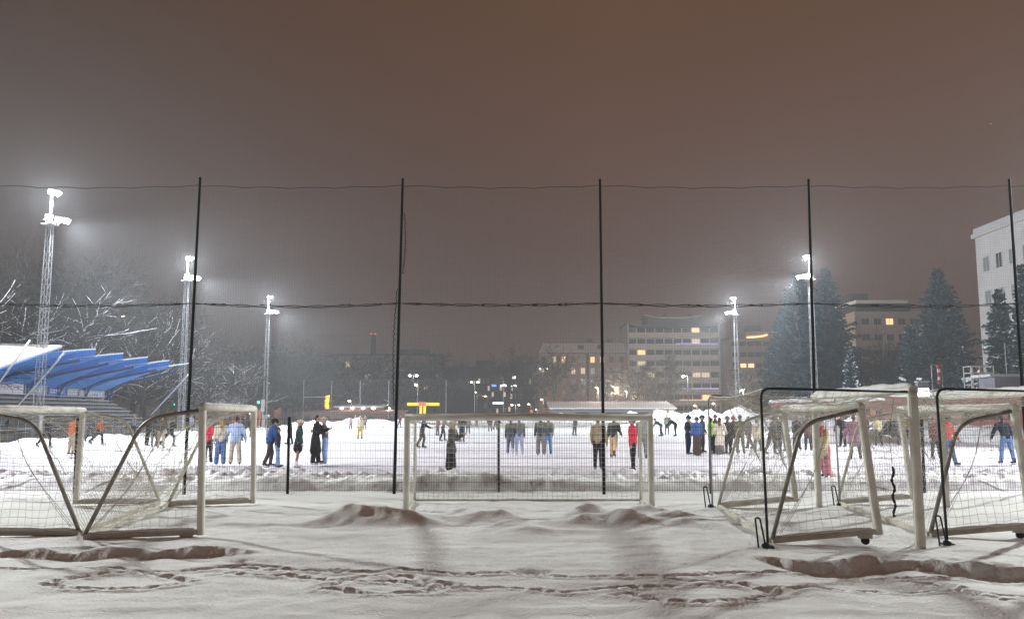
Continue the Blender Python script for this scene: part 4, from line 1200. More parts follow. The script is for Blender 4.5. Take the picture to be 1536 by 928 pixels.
# parked cars
def car(px, Y, label, rz, kind=0, L=4.3):
    p = at(px, 640, Y)
    g = thing('parked_car', label, 'car', (p.x, Y, ground_z(p.x, Y)), rz, 'parked cars beside the rink')
    H = 1.45 if kind == 0 else 2.0
    prof = [(-L / 2, .35), (-L / 2, .8), (-L * .42, .95), (-L * .25, 1.0), (-L * .12, H), (L * .28, H), (L * .42, 1.0), (L / 2, .9), (L / 2, .35)] if kind == 0 else [(-L / 2, .35), (-L / 2, .95), (-L * .38, 1.15), (-L * .28, H), (L * .48, H), (L / 2, 1.1), (L / 2, .35)]
    n = len(prof); mb = MB()
    for wds in (0,):
        vs = [(x, -.85 + (.10 if z > 1.05 else 0), z) for x, z in prof] + [(x, .85 - (.10 if z > 1.05 else 0), z) for x, z in prof]
        mb.add(vs, [(i, (i + 1) % n, n + (i + 1) % n, n + i) for i in range(n)] + [tuple(range(n))[::-1], tuple(range(n, 2 * n))])
    mb.build('body', M['car_dark'], g)
    for s in (-1, 1):
        mb = MB(); mb.add([(-L * .2, s * .86, 1.02), (L * .36, s * .86, 1.02), (L * .26, s * .765, H - .08), (-L * .11, s * .765, H - .08)], [(0, 1, 2, 3) if s < 0 else (3, 2, 1, 0)]); mb.build('side_window', M['glass'], g)
        for x in (-L * .31, L * .31):
            mb = MB(); mb.sweep([(x, s * .66, .32), (x, s * .88, .32)], .32, 14); wh = mb.build('wheel', M['rubber'], g)
            mb = MB(); mb.sweep([(x, s * .87, .32), (x, s * .895, .32)], .19, 10); mb.build('rim', M['steel'], wh)
    mb = MB(); snow_strip(mb, [(-L * .10 + L * .37 * i / 6, 0, H + .02) for i in range(7)], .62, .10, 3); mb.build('snow_cover', M['snow_cap'], g, True)
car(10, 66, 'dark van parked at left edge behind the goal', R(78), 1, 4.8)
car(48, 70, 'dark snow topped car beside the van at left', R(70), 0)
car(1330, 72, 'dark car parked behind the skaters left of the thick white post', R(15), 0)
car(1462, 70, 'dark car parked before the barrack between two skaters', R(8), 0)
p = at(1481, 650, 72); mb = MB(); mb.bbox((-.75, 0, 0), (.75, .8, 2.1)); mb.bbox((-.8, -.05, 2.1), (.8, .85, 2.2)); mb.bbox((-.70, -.03, .1), (.70, -.003, 2.0))
tag(mb.build('white_locker', M['board_white'], None, False, (p.x, 72, 0)), 'white locker standing before the barrack right of the dark car', 'locker')

# ------------------------------------------------------------------ trees
def limb(mb, p, d, L, r, n, rs, curve=.18, up=.04):
    pts = [Vector(p)]; dd = Vector(d).normalized()
    for i in range(n):
        dd = (dd + Vector((rs.uniform(-curve, curve), rs.uniform(-curve, curve), rs.uniform(-curve, curve) + up))).normalized()
        pts.append(pts[-1] + dd * (L / n))
    return pts
def bare_tree(seed, H=12.0, spread=.9, twigs=1.0, droop=.0, tk=1.0):
    rs = random.Random(seed)
    tr, cr, sn = MB(), MB(), MB()
    tp = limb(tr, (0, 0, -.4), (0, 0, 1), H * .72, .2, 7, rs, .06, .1)
    r0 = H * .017
    tr.sweep(tp, [r0 * (1 - .75 * i / 7) for i in range(8)], 7)
    def cap(pts, r):
        sn.sweep([q + Vector((0, 0, r * 1.05)) for q in pts], [r * .8 + .008] * len(pts), 4, 0, False, .7)
    for k in range(int(15 * spread)):
        t = rs.uniform(.26, .98); i = min(6, int(t * 7)); p = tp[i].lerp(tp[i + 1], t * 7 - i)
        an = k * 2.4 + rs.uniform(-.4, .4); el = rs.uniform(.25, 1.0)
        d = Vector((math.cos(an) * math.cos(el), math.sin(an) * math.cos(el), math.sin(el)))
        L = H * (.46 - .24 * t) * rs.uniform(.8, 1.2) * spread
        r = r0 * (.48 - .28 * t)
        b1 = limb(cr, p, d, L, r, 5, rs, .22, .06 - droop)
        cr.sweep(b1, [r * (1 - .7 * j / 5) for j in range(6)], 5, 0, False); cap(b1, r * .55)
        for k2 in range(6):
            t2 = rs.uniform(.25, 1); i2 = min(4, int(t2 * 5)); p2 = b1[i2].lerp(b1[i2 + 1], t2 * 5 - i2)
            d2 = ((b1[i2 + 1] - b1[i2]).normalized() + Vector((rs.uniform(-.9, .9), rs.uniform(-.9, .9), rs.uniform(-.4, .8)))).normalized()
            L2 = L * rs.uniform(.3, .6); r2 = max(.014, r * .42) * (tk * .5 + .5)
            b2 = limb(cr, p2, d2, L2, r2, 4, rs, .25, .03 - droop)
            cr.sweep(b2, [r2 * (1 - .6 * j / 4) for j in range(5)], 4, 0, False)
            if rs.random() < .7: cap(b2, r2 * .6)
            for k3 in range(int(5 * twigs)):
                t3 = rs.uniform(.2, 1); i3 = min(3, int(t3 * 4)); p3 = b2[i3].lerp(b2[i3 + 1], t3 * 4 - i3)
                d3 = ((b2[i3 + 1] - b2[i3]).normalized() + Vector((rs.uniform(-1, 1), rs.uniform(-1, 1), rs.uniform(-.5, .7)))).normalized()
                b3 = limb(cr, p3, d3, L2 * rs.uniform(.4, .8), .01, 2, rs, .3, -droop)
                cr.sweep(b3, [.014 * tk, .011 * tk, .007 * tk], 3, 0, False)
                for k4 in range(int(2 * twigs)):
                    d4 = ((b3[1] - b3[0]).normalized() + Vector((rs.uniform(-1, 1), rs.uniform(-1, 1), rs.uniform(-.6, .7)))).normalized()
                    q = b3[rs.choice((1, 2))]
                    cr.sweep([q, q + d4 * L2 * rs.uniform(.2, .45)], [.010 * tk, .005 * tk], 3, 0, False)
    return tr, cr, sn
tree_protos = []
for sd, H, spd, tw, dr in ((1, 13, 1.0, 1.0, .0), (2, 12, 1.15, 1.0, .05), (3, 14, .85, 1.2, .02), (4, 11, 1.25, 1.0, .08), (5, 13, 1.0, 1.3, .0), (6, 13, 1.0, 1.3, .0), (7, 12, .9, 1.4, .0)):
    t_, c_, s_ = bare_tree(sd, H, spd, tw, dr, 3.0 if sd > 5 else 1.6)
    tree_protos.append((H, t_.mesh('trunk', M['bark']), c_.mesh('crown', M['bark']), s_.mesh('snow_cover', M['snow_cap'])))
def plant_tree(x, y, H, k, rz, label, group, snow=True):
    h0, mt, mc, ms = tree_protos[k]
    g = thing('bare_tree', label, 'tree', (x, y, ground_z(x, y) - .1), rz, group)
    s = H / h0; g.scale = (s, s, s)
    link('trunk', mt, g); c = link('crown', mc, g)
    if snow: link('snow_dusting', ms, c)['kind'] = 'stuff'
    return g
rt = random.Random(77)
GW = 'bare trees of the wooded slope behind the stand'
LW = 'bare snow dusted tree in the hazy wood on the slope at left'
cnt = 0
for row, (xo, n, y0, y1) in enumerate([(-47, 13, 58, 128), (-54, 17, 62, 140), (-62, 18, 68, 155), (-72, 16, 78, 165), (-84, 15, 88, 170), (-96, 12, 100, 175)]):
    for i in range(n):
        y = y0 + (y1 - y0) * (i + .5) / n + rt.uniform(-1.8, 1.8); x = xo + rt.uniform(-2.5, 2.5)
        px = 768 + 1300 * x / y
        pt = float(np.interp(px, [-200, 0, 100, 200, 260, 330, 400, 480], [385, 392, 372, 402, 432, 466, 500, 522])) + rt.uniform(0, 75) + (40 if row == 0 else 0)
        H = min(23, max(7, 1.12 * (at(px, pt, y).z - ground_z(x, y))))
        plant_tree(x, y, H, rt.randrange(5) if row < 3 else rt.randrange(3, 7), rt.uniform(0, 6.28), LW, GW, row < 1 or (row < 3 and rt.random() < .15)); cnt += 1
# trees beyond the far left corner: a darker mass
for px, pt, Y in [(395, 520, 150), (412, 508, 158), (428, 512, 150), (440, 516, 165), (455, 518, 155), (470, 523, 160), (482, 528, 168), (405, 540, 140), (447, 540, 145), (420, 530, 146), (375, 512, 150), (358, 505, 146), (468, 545, 150)]:
    p = at(px, 620, Y); plant_tree(p.x, Y, 1.12 * at(px, pt, Y).z, 5 + rt.randrange(2), rt.uniform(0, 6), 'dark bare tree in the blue grey clump behind the far left mast', 'bare trees behind the far left mast', False)
for px, pt, Y, H, lab in [(314, 520, 118, 0, 'snowy bare tree right of the blue canopy end, left of three'), (343, 530, 122, 0, 'snowy bare tree with long white boughs, middle of three'), (372, 540, 126, 0, 'snowy bare tree with long white boughs, right of three'),
                          (525, 517, 200, 0, 'broad bare tree left of the chimney'), (575, 515, 190, 0, 'broad bare tree right of the chimney beside the fence post'), (625, 526, 205, 0, 'small bare tree right of the fence post and chimney'),
                          (664, 513, 195, 0, 'tall bare tree at the left corner of the dark office block'), (779, 516, 200, 0, 'bare tree rising above the dark office roof'), (832, 512, 180, 0, 'tall bare tree before the left end of the pink block'),
                          (913, 545, 180, 0, 'bare tree before the right half of the pink block'), (962, 535, 175, 0, 'bare tree before the left edge of the white block'), (993, 520, 178, 0, 'bare tree before the middle of the white block'),
                          (1130, 540, 175, 0, 'dark bare tree before the terraced block'), (1330, 505, 145, 0, 'dark bare tree before the tan flat roofed block'), (1358, 530, 135, 0, 'dark low bare tree left of the pointed spruce'), (1312, 535, 140, 0, 'dark bare tree at the left end of the tan flat roofed block'), (1345, 550, 128, 0, 'low dark bare tree under the tan flat roofed block'), (1300, 560, 120, 0, 'snowy shrub like bare tree right of the small white spruce'),
                          (560, 575, 160, 0, 'small bare tree beside the low pavilion'), (602, 540, 215, 0, 'thin bare tree behind the black fence post')]:
    p = at(px, 620, Y); plant_tree(p.x, Y, 1.08 * at(px, pt, Y).z, 5 + rt.randrange(2) if px > 400 else rt.randrange(5), rt.uniform(0, 6), lab, None, px < 400)

def spruce(seed, H, W, dens=1.0, snow=.35):
    rs = random.Random(seed)
    tr, cr, sn = MB(), MB(), MB()
    tr.sweep([(0, 0, -.3), (0, 0, H * .5), (0, 0, H)], [H * .012, H * .008, .02], 7)
    n = int(H * 3.0 * dens)
    for k in range(n):
        t = (k + rs.random()) / n
        z = H * (.04 + .955 * t)
        rad = W * (1 - t) ** .78 * rs.uniform(.72, 1.15) + .15
        nb = max(4, int(9 * (1 - t * .5)))
        for b_ in range(nb):
            an = b_ * 2 * math.pi / nb + k * 1.7 + rs.uniform(-.3, .3)
            L = rad * rs.uniform(.7, 1.12)
            dr = -.38 + .75 * t
            d = Vector((math.cos(an), math.sin(an), dr)).normalized(); s = Vector((-math.sin(an), math.cos(an), 0))
            m = max(3, int(L / .36))
            for j in range(m):
                u = (j + .6) / m
                c = Vector((0, 0, z)) + d * (L * u) + Vector((0, 0, .18 * L * u * u))
                wv = .30 * L * (1 - u * .75) + .16
                for e in range(2):
                    sd = 1 if e else -1
                    tip = c + s * (sd * wv * rs.uniform(.7, 1.3)) + d * rs.uniform(.15, .5) + Vector((0, 0, rs.uniform(-.35, .02)))
                    bw = d * rs.uniform(.18, .34)
                    q = [c - bw, c + bw, tip + Vector((0, 0, -.05)), tip - bw * .6 + Vector((0, 0, -.18))]
                    cr.add(q, [(0, 1, 2, 3)])
                    if rs.random() < snow:
                        o = Vector((0, 0, .05)); sn.add([v.lerp(c, .25) + o for v in q], [(0, 1, 2, 3)])
                hang = c + Vector((rs.uniform(-.1, .1), rs.uniform(-.1, .1), -rs.uniform(.25, .6)))
                cr.add([c - s * .16, c + s * .16, hang + s * .05, hang - s * .05], [(0, 1, 2, 3)])
    return tr, cr, sn
def plant_spruce(px, pt, Y, wpx, seed, label, m='needles', snow=.3, dens=1.0):
    wpx *= 1.1
    p = at(px, 620, Y); z0 = ground_z(p.x, Y); H = at(px, pt, Y).z - z0
    t_, c_, s_ = spruce(seed, H, wpx / 1300 * Y, dens, snow)
    g = thing('spruce_tree', label, 'spruce', (p.x, Y, z0), 0)
    t_.build('trunk', M['bark'], g); c = c_.build('crown', M[m], g)
    if s_.v: s_.build('snow_dusting', M['snow_cap'], c)['kind'] = 'stuff'
plant_spruce(1246, 402, 128, 62, 1, 'tall dark spruce right of the floodlight mast', 'needles_dark', .0)
plant_spruce(1203, 408, 134, 60, 2, 'tall hazy spruce behind the floodlight mast', 'needles_dark', .0)
plant_spruce(1180, 462, 140, 44, 3, 'lower dark spruce left of the floodlight mast', 'needles_dark', .0)
plant_spruce(1418, 402, 118, 66, 4, 'pointed lone spruce left of the tall pale building', 'needles', .07)
plant_spruce(1372, 485, 122, 40, 5, 'shorter spruce leaning on the pointed spruce', 'needles', .22)
plant_spruce(1510, 434, 88, 40, 6, 'snow dusted spruce before the tall pale building', 'needles', .28)
plant_spruce(1549, 395, 84, 34, 9, 'snowy spruce cut by right edge of the picture', 'needles', .28)
plant_spruce(1279, 524, 108, 20, 7, 'small snow covered spruce right of the floodlight mast foot', 'needles', .7)
plant_spruce(1448, 520, 112, 24, 8, 'low spruce at the foot of the tall pale building', 'needles_dark', .2)
# low hedge line at the foot of the spruces
def shrub(px, pt, Y, label):
    p = at(px, 620, Y); z0 = ground_z(p.x, Y); H = max(1.2, at(px, pt, Y).z - z0)
    rs = random.Random(int(px)); mb, ms = MB(), MB()
    for k in range(260):
        v = Vector((rs.gauss(0, 1), rs.gauss(0, .7), abs(rs.gauss(0, .8)))); v = v.normalized() * rs.uniform(.5, 1)
        c = Vector((v.x * H * .9, v.y * H * .6, v.z * H)); a = Vector((rs.uniform(-1, 1), rs.uniform(-1, 1), rs.uniform(-1, 1))).normalized() * .3; b_ = a.orthogonal().normalized() * .2
        mb.add([c - a - b_, c + a - b_, c + a + b_, c - a + b_], [(0, 1, 2, 3)])
        if rs.random() < .22: ms.add([q + Vector((0, 0, .12)) for q in (c - a - b_, c + a - b_, c + a + b_, c - a + b_)], [(0, 1, 2, 3)])
    g = thing('shrub', label, 'shrub', (p.x, Y, z0)); c = mb.build('foliage', M['needles_dark'], g); ms.build('snow_dusting', M['snow_cap'], c)['kind'] = 'stuff'
for px, pt, lab in [(1305, 568, 'rounded snowy shrub right of the small white spruce'), (1336, 566, 'dark shrub under the bare trees at right'), (1385, 560, 'dark shrub at the foot of the pointed spruce'), (1435, 556, 'wide dark shrub behind the scaffold tower'), (1480, 552, 'dark shrub under the tall pale building')]:
    shrub(px, pt, 104, lab)
# ------------------------------------------------------------------ people
POSES = {
    'stand':  dict(lean=.04, sw=(.03, -.03), kn=(.04, .04), ab=(.06, .06), arm=(.05, -.02), aab=(.14, .14), el=(.15, .2)),
    'wide':   dict(lean=.06, sw=(.05, -.05), kn=(.08, .06), ab=(.13, .11), arm=(.1, -.05), aab=(.22, .2), el=(.3, .3)),
    'glide':  dict(lean=.20, sw=(.28, -.20), kn=(.38, .20), ab=(.05, .08), arm=(-.25, .35), aab=(.22, .28), el=(.35, .4)),
    'stride': dict(lean=.32, sw=(.52, -.50), kn=(.55, .18), ab=(.06, .12), arm=(-.55, .6), aab=(.2, .25), el=(.5, .6)),
    'walk':   dict(lean=.10, sw=(.34, -.32), kn=(.22, .34), ab=(.05, .05), arm=(-.3, .3), aab=(.12, .12), el=(.25, .3)),
    'hug':    dict(lean=.06, sw=(.05, -.04), kn=(.05, .05), ab=(.06, .06), arm=(.55, .45), aab=(-.05, -.05), el=(1.35, 1.2)),
    'bend':   dict(lean=.95, sw=(.25, -.1), kn=(.3, .15), ab=(.14, .14), arm=(.35, .2), aab=(.12, .12), el=(.2, .2)),
    'stoop':  dict(lean=.50, sw=(.18, -.02), kn=(.22, .15), ab=(.10, .12), arm=(.1, -.25), aab=(.40, .42), el=(.2, .25)),
    'armout': dict(lean=.14, sw=(.15, -.12), kn=(.2, .15), ab=(.06, .08), arm=(.1, .1), aab=(1.0, .18), el=(.15, .2)),
    'pocket': dict(lean=.05, sw=(.03, -.02), kn=(.05, .05), ab=(.06, .06), arm=(-.12, -.12), aab=(.34, .34), el=(.9, .9)),
    'phone':  dict(lean=.08, sw=(.04, -.03), kn=(.05, .05), ab=(.05, .05), arm=(.5, .45), aab=(.1, .1), el=(1.3, 1.2)),
}
def remesh(o, vox):
    m = o.modifiers.new('smooth_skin', 'REMESH'); m.mode = 'VOXEL'; m.voxel_size = vox; m.use_smooth_shade = True
    s = o.modifiers.new('soften', 'SMOOTH'); s.factor = .5; s.iterations = 2
    return o
def person(px, foot, label, face=0, pose='stand', top=(.1, .1, .1), bot=(.05, .05, .06), h=1.72, hat=None, hair=(.06, .04, .03), longhair=False, hem=.0, wide=0.0, skirt=None, bare=False, scarf=None, hood=False, skates=True, pom=False, Y=None, mir=False, bulk=1.1, bag=None, group='people on the ice rink', **kw):
    if Y is None: p = GP(px, foot)
    else: p = at(px, foot, Y)
    rr = random.Random(int(px * 7 + foot))
    g = thing('person', label, 'person', (p.x, p.y, .012), R(face) + rr.uniform(-.08, .08), group)
    s = h / 1.75; g.scale = (s, s, s)
    d = dict(POSES[pose]); d.update(kw)
    if mir:
        for k in ('sw', 'kn', 'ab', 'arm', 'aab', 'el'): d[k] = d[k][::-1]
    j = lambda k, v: tuple(x + rr.uniform(-v, v) for x in d[k])
    if 'lean' not in kw: d['lean'] += rr.uniform(-.02, .09)
    d['sw'] = j('sw', .10); d['kn'] = tuple(max(.02, x) for x in j('kn', .12)); d['arm'] = j('arm', .16); d['el'] = tuple(max(.05, x) for x in j('el', .25)); d['ab'] = j('ab', .03)
    lean = d['lean']
    u = Vector((rr.uniform(-.03, .03), -math.sin(lean), math.cos(lean))).normalized()
    lift = .09 if skates else .035
    def ddir(a, b_, sd): return Vector((sd * math.sin(b_), -math.sin(a) * math.cos(b_), -math.cos(a) * math.cos(b_)))
    J = {}
    low = 9
    for i, sd in enumerate((1, -1)):
        hip = Vector((sd * .09, 0, 0)); kn = hip + ddir(d['sw'][i], d['ab'][i], sd) * .43
        an = kn + ddir(d['sw'][i] - d['kn'][i], d['ab'][i] * .8, sd) * .41
        J[i] = [hip, kn, an]; low = min(low, an.z)
    P = Vector((0, 0, lift + .065 - low))
    for i in (0, 1): J[i] = [q + P for q in J[i]]
    waist, chest, neck = P + u * .16, P + u * .36, P + u * .555
    hu = Vector((u.x, -math.sin(lean * .45), math.cos(lean * .45))).normalized()
    hc = neck + hu * .165
    fwd = Vector((0, -1, 0)); fwd = (fwd - hu * fwd.dot(hu)).normalized()
    A = {}
    for i, sd in enumerate((1, -1)):
        sh = P + u * .485 + Vector((sd * .180, 0, 0))
        a = d['arm'][i] + lean * .35
        e = sh + ddir(a, d['aab'][i], sd) * .285
        w = e + ddir(a + d['el'][i], d['aab'][i] * .55, sd) * .25
        A[i] = [sh, e, w, ddir(a + d['el'][i] + .1, d['aab'][i] * .4, sd)]
    near = p.y < 42
    vb, vc = (.0125, .019) if near else (.020, .026) if p.y < 62 else (.030, .034)
    # body: one continuous surface
    mb = MB()
    mb.caps(P + u * .02, waist, .135, .125, .72); mb.caps(waist, chest, .125, .145, .70); mb.caps(chest, P + u * .47, .145, .10, .68)
    mb.caps(neck - hu * .06, hc - hu * .03, .055, .052)
    mb.ell(hc + hu * .015, (.076, .094, .112), 0, 12, 8)
    mb.caps(hc - hu * .07 + fwd * .03, hc - hu * .085 + fwd * .055, .055, .035)
    mb.caps(hc + hu * .0 + fwd * .09, hc - hu * .028 + fwd * .112, .012, .017)
    mb.caps(hc - hu * .062 + fwd * .088 + Vector((-.02, 0, 0)), hc - hu * .062 + fwd * .088 + Vector((.02, 0, 0)), .012, .012)
    for sd in (1, -1):
        mb.ell(hc + Vector((sd * .078, .008, 0)), (.014, .026, .034), 0, 8, 5)
        mb.caps(hc + hu * .028 + fwd * .083 + Vector((sd * .018, 0, 0)), hc + hu * .026 + fwd * .075 + Vector((sd * .05, 0, 0)), .012, .010)
    for i, sd in enumerate((1, -1)):
        sh, e, w, hd = A[i]
        mb.caps(P + u * .46 + Vector((sd * .10, 0, 0)), sh, .075, .062); mb.caps(sh, e, .056, .043); mb.caps(e, w, .043, .029)
        mb.caps(w, w + hd * .075, .030, .036, .55)
        side = hd.cross(Vector((1, 0, 0)))
        side = side.normalized() if side.length > .1 else Vector((0, 1, 0))
        inn = Vector((-sd, 0, 0))
        for f in range(4):
            b0 = w + hd * .082 + side * ((f - 1.5) * .0185)
            b1 = b0 + hd * (.042 - .005 * abs(f - 1.2)) + inn * .008; b2 = b1 + hd * .026 + inn * .022
            mb.caps(b0, b1, .0098, .009, 1, 0, 6); mb.caps(b1, b2, .009, .008, 1, 0, 6)
        t0 = w + hd * .03 - side * .03
        mb.caps(t0, t0 + hd * .035 - side * .022 + inn * .008, .012, .011, 1, 0, 6); mb.caps(t0 + hd * .035 - side * .022 + inn * .008, t0 + hd * .065 - side * .024 + inn * .018, .011, .009, 1, 0, 6)
        hip, kn, an = J[i]
        mb.caps(hip, kn, .085, .056); mb.caps(kn, an, .054, .038); mb.caps(kn.lerp(an, .2), kn.lerp(an, .5), .05, .046)
        mb.caps(an, an + Vector((0, -.13, -.045)), .036, .03, .8)
    remesh(mb.build('body', M['tights'] if bare else M['skin'], g), vb)
    if near:
        mb = MB()
        for sd in (1, -1): mb.ell(hc + hu * .006 + fwd * .086 + Vector((sd * .033, 0, 0)), (.010, .007, .007), 0, 6, 4)
        mb.build('eyes', M['ink_dark'], g, True)
        if bare:
            mb = MB(); mb.ell(hc + hu * .012 + fwd * .004, (.079, .097, .114), 0, 12, 8); mb.caps(neck - hu * .05, hc - hu * .03, .058, .055)
            mb.build('face_skin', M['skin'], g, True)
    # jacket
    c = cloth(top); mb = MB(); B = bulk
    mb.caps(P + u * (.02 - hem * .3), waist, .165 * B, .155 * B, .76); mb.caps(waist, chest, .155 * B, .178 * B, .74); mb.caps(chest, P + u * .475, .178 * B, .125 * B, .74)
    if hem > .05:
        hz = P.z - hem; n0 = .178 * B + hem * .10
        mb.caps(P + u * .04, Vector((P.x, P.y - .02, hz + .06)), .165 * B, n0, .85)
    mb.caps(P + u * .50, neck + hu * .035, .085, .072)
    if hood: mb.ell(hc - hu * .07 - fwd * .075, (.12, .085, .10), 0, 10, 6)
    for i, sd in enumerate((1, -1)):
        sh, e, w, hd = A[i]
        mb.caps(P + u * .46 + Vector((sd * .09, 0, 0)), sh, .098 * B, .082 * B); mb.caps(sh, e, .080 * B, .066 * B); mb.caps(e, w - hd * .01, .066 * B, .050 * B)
    jk = remesh(mb.build('jacket', c, g), vc)
    # trousers or skirt
    if not bare:
        mb = MB(); mb.caps(P + u * .10, P - u * .03, .135, .145, .78)
        for i in (0, 1):
            hip, kn, an = J[i]
            mb.caps(hip, kn, .112, .084 + wide * .03); mb.caps(kn, an + Vector((0, 0, .0)), .082 + wide * .03, .064 + wide * .055)
        remesh(mb.build('trousers', cloth(bot), g), vc)
    if skirt:
        mb = MB(); sc_, zl = skirt
        mb.caps(P + u * .06, Vector((P.x, P.y, zl + .12)), .165, .19 + .12 * (P.z - zl) * .4, .85)
        remesh(mb.build('skirt', cloth(sc_), g), vc)
    # hair, hat, scarf
    mb = MB(); mb.ell(hc + hu * .035 - fwd * .018, (.088, .098, .100), 0, 12, 8)
    if longhair: mb.caps(hc - fwd * .05, neck - fwd * .10 - hu * .10, .08, .065, .6)
    else: mb.caps(hc - fwd * .05, hc - fwd * .055 - hu * .05, .07, .055)
    remesh(mb.build('hair', cloth(hair), g), vb * 1.4)
    if hat:
        mb = MB(); mb.ell(hc + hu * .058 - fwd * .012, (.097, .108, .094), 0, 12, 8); mb.caps(hc + hu * .035 + fwd * .06, hc + hu * .03 - fwd * .075, .092, .092, .9)
        if pom: mb.ell(hc + hu * .175 - fwd * .015, (.042, .042, .042), 0, 8, 6)
        remesh(mb.build('hat', cloth(hat), g), vb * 1.4)
    if scarf:
        mb = MB(); mb.caps(neck + hu * .03, neck + hu * .055, .115, .10, .95); mb.caps(neck + fwd * .10, chest + fwd * .155, .05, .045, .7)
        remesh(mb.build('scarf', cloth(scarf), g), vb * 1.4)
    if bag:
        mb = MB(); mb.caps(chest - fwd * .17, waist - fwd * .17, .12, .13, .6); remesh(mb.build('backpack', cloth(bag), g), vc)
    # boots or skates
    for i in (0, 1):
        hip, kn, an = J[i]
        tilt = -(d['sw'][i] - d['kn'][i]) * .6
        f = Vector((0, -math.cos(tilt), -math.sin(tilt) * .8)).normalized(); z = an.z
        mb = MB(); heel = an + Vector((0, .03, -.03)); mb.caps(an + Vector((0, 0, .08)), an + Vector((0, .01, -.01)), .058, .055); mb.caps(heel, an + f * .17 + Vector((0, 0, -.035)), .052, .042, .8)
        bt = mb.build('skate' if skates else 'boot', cloth(kw.get('boot', (.03, .03, .035)) if not bare else (.7, .7, .7)), g, True)
        if skates:
            mb = MB(); a = an + Vector((0, .07, 0)); e = an + f * .20
            mb.bar(a + Vector((0, 0, -.10)), e + Vector((0, 0, -.11)), .008, .035); mb.bar(a + Vector((0, -.03, -.075)), a + Vector((0, -.03, -.11)), .02, .03); mb.bar(an + f * .12 + Vector((0, 0, -.07)), an + f * .12 + Vector((0, 0, -.11)), .02, .03)
            mb.build('blade', M['blade'], bt)
    return g
BLK, NVY, GRY, DGR, LGR = (.014, .014, .016), (.016, .022, .05), (.12, .12, .125), (.045, .045, .05), (.30, .30, .32)
JEAN, LJEAN, DJEAN, CREAM, BEIGE, KHAKI, BROWN = (.07, .13, .28), (.22, .33, .52), (.03, .05, .12), (.60, .52, .38), (.42, .36, .27), (.16, .145, .09), (.07, .045, .03)
RED, PINK, OLIVE, BLOND = (.62, .025, .07), (.50, .20, .24), (.09, .10, .07), (.40, .28, .13)
person(68, 673, 'person striding in dark clothes at far left under the goal net', 70, 'stride', NVY, BLK, 1.72)
person(107, 684, 'person in orange jacket and beige trousers behind the goal net beside a thin fence post', 160, 'stand', (.50, .14, .05), BEIGE, 1.8)
person(147, 669, 'person in bright orange jacket and navy trousers skating behind the left goals', 100, 'walk', (.62, .13, .03), NVY, 1.8)
person(134, 663, 'person in navy skating just behind the bright orange jacket', 80, 'glide', NVY, NVY, 1.72)
person(199, 655, 'small distant person in grey with pink hat left of the dark huddle', 60, 'glide', (.16, .17, .2), DGR, 1.72, hat=PINK)
for a in [(221, 670, 'person in black at the left edge of the dark huddle behind the goal', 150, 'stand', BLK, BLK, BROWN), (231, 672, 'person in dark green coat in the middle of the dark huddle behind the goal', 190, 'stand', (.03, .045, .04), DGR, (.03, .03, .03)),
          (241, 674, 'person in charcoal with beige hat in the dark huddle behind the goal', 20, 'pocket', DGR, BEIGE, (.3, .24, .16)), (254, 671, 'person in dark clothes striding right out of the dark huddle', 80, 'stride', BLK, DGR, (.05, .05, .05))]:
    person(a[0], a[1], a[2], a[3], a[4], a[5], a[6], 1.76, hat=a[7])
person(286, 649, 'distant person in pale blue behind the left goal post', 0, 'stand', (.35, .42, .6), GRY, 1.7)
person(311, 696, 'person in red jacket with pink hood and black trousers under the left goal crossbar', 175, 'pocket', RED, BLK, 1.66, hat=(.30, .22, .22), hood=True, scarf=(.55, .36, .34))
person(330, 699, 'person in cream jacket and wide blue jeans under the left goal crossbar', 200, 'stand', (.66, .61, .46), (.08, .19, .46), 1.74, wide=.55, hair=BLOND, longhair=True)
person(352, 699, 'person in pale blue padded jacket and beige trousers leaning forward', 200, 'stoop', (.42, .56, .85), (.62, .57, .48), 1.82, bulk=1.24, wide=.3, lean=.30)
person(364, 662, 'person in dark navy jacket behind the pale blue padded jacket', 140, 'stand', NVY, DJEAN, 1.72)
person(377, 658, 'distant person in black just left of the far goal post', 20, 'stand', BLK, BROWN, 1.72)
person(404, 702, 'person in shiny blue jacket and black beanie with dark trousers looking right', 120, 'glide', (.025, .085, .26), (.07, .055, .045), 1.74, bulk=1.3, hat=BLK, lean=.24, arm=(.1, .0), aab=(.42, .2), el=(.9, .4))
person(415, 703, 'person in dark jacket and pale jeans half hidden by the shiny blue jacket', 110, 'stand', (.03, .03, .05), LJEAN, 1.42, hair=BROWN)
person(402, 661, 'person in olive jacket and white hat left of the black beanie', 180, 'stand', OLIVE, LGR, 1.8, hat=(.6, .6, .6))
person(446, 703, 'person in dark green jacket, short black skirt and pale fluffy hat with one arm out', 105, 'armout', (.025, .05, .045), BLK, 1.70, hat=(.55, .50, .40), hair=(.35, .27, .18), longhair=True, bare=True, skirt=(BLK, .62), aab=(.34, .3))
person(435, 668, 'person in black with arm stretched left behind the low fence post', -80, 'armout', BLK, BLK, 1.7, aab=(.2, .9))
person(472, 698, 'tall person in long black coat embracing the person in grey', 80, 'hug', BLK, BLK, 1.84, hem=.52, hair=(.02, .015, .012), wide=.4)
person(487, 697, 'person in grey dark jacket and wide pale jeans in an embrace with the black coat', -85, 'hug', (.12, .12, .14), (.30, .44, .70), 1.76, hat=(.45, .36, .24), wide=.5, hair=BLOND, el=(1.5, 1.3))
person(540, 660, 'person in cream jacket and yellow trousers alone on the ice', 185, 'stand', (.58, .53, .40), (.50, .38, .05), 1.74, hat=(.5, .45, .36), bulk=1.2)
person(547, 645, 'distant person in brown pink coat behind the cream jacket', 40, 'stand', (.30, .18, .16), DGR, 1.7)
person(526, 645, 'distant child in pink jacket left of the cream jacket', 20, 'glide', (.48, .26, .34), BROWN, 1.5)
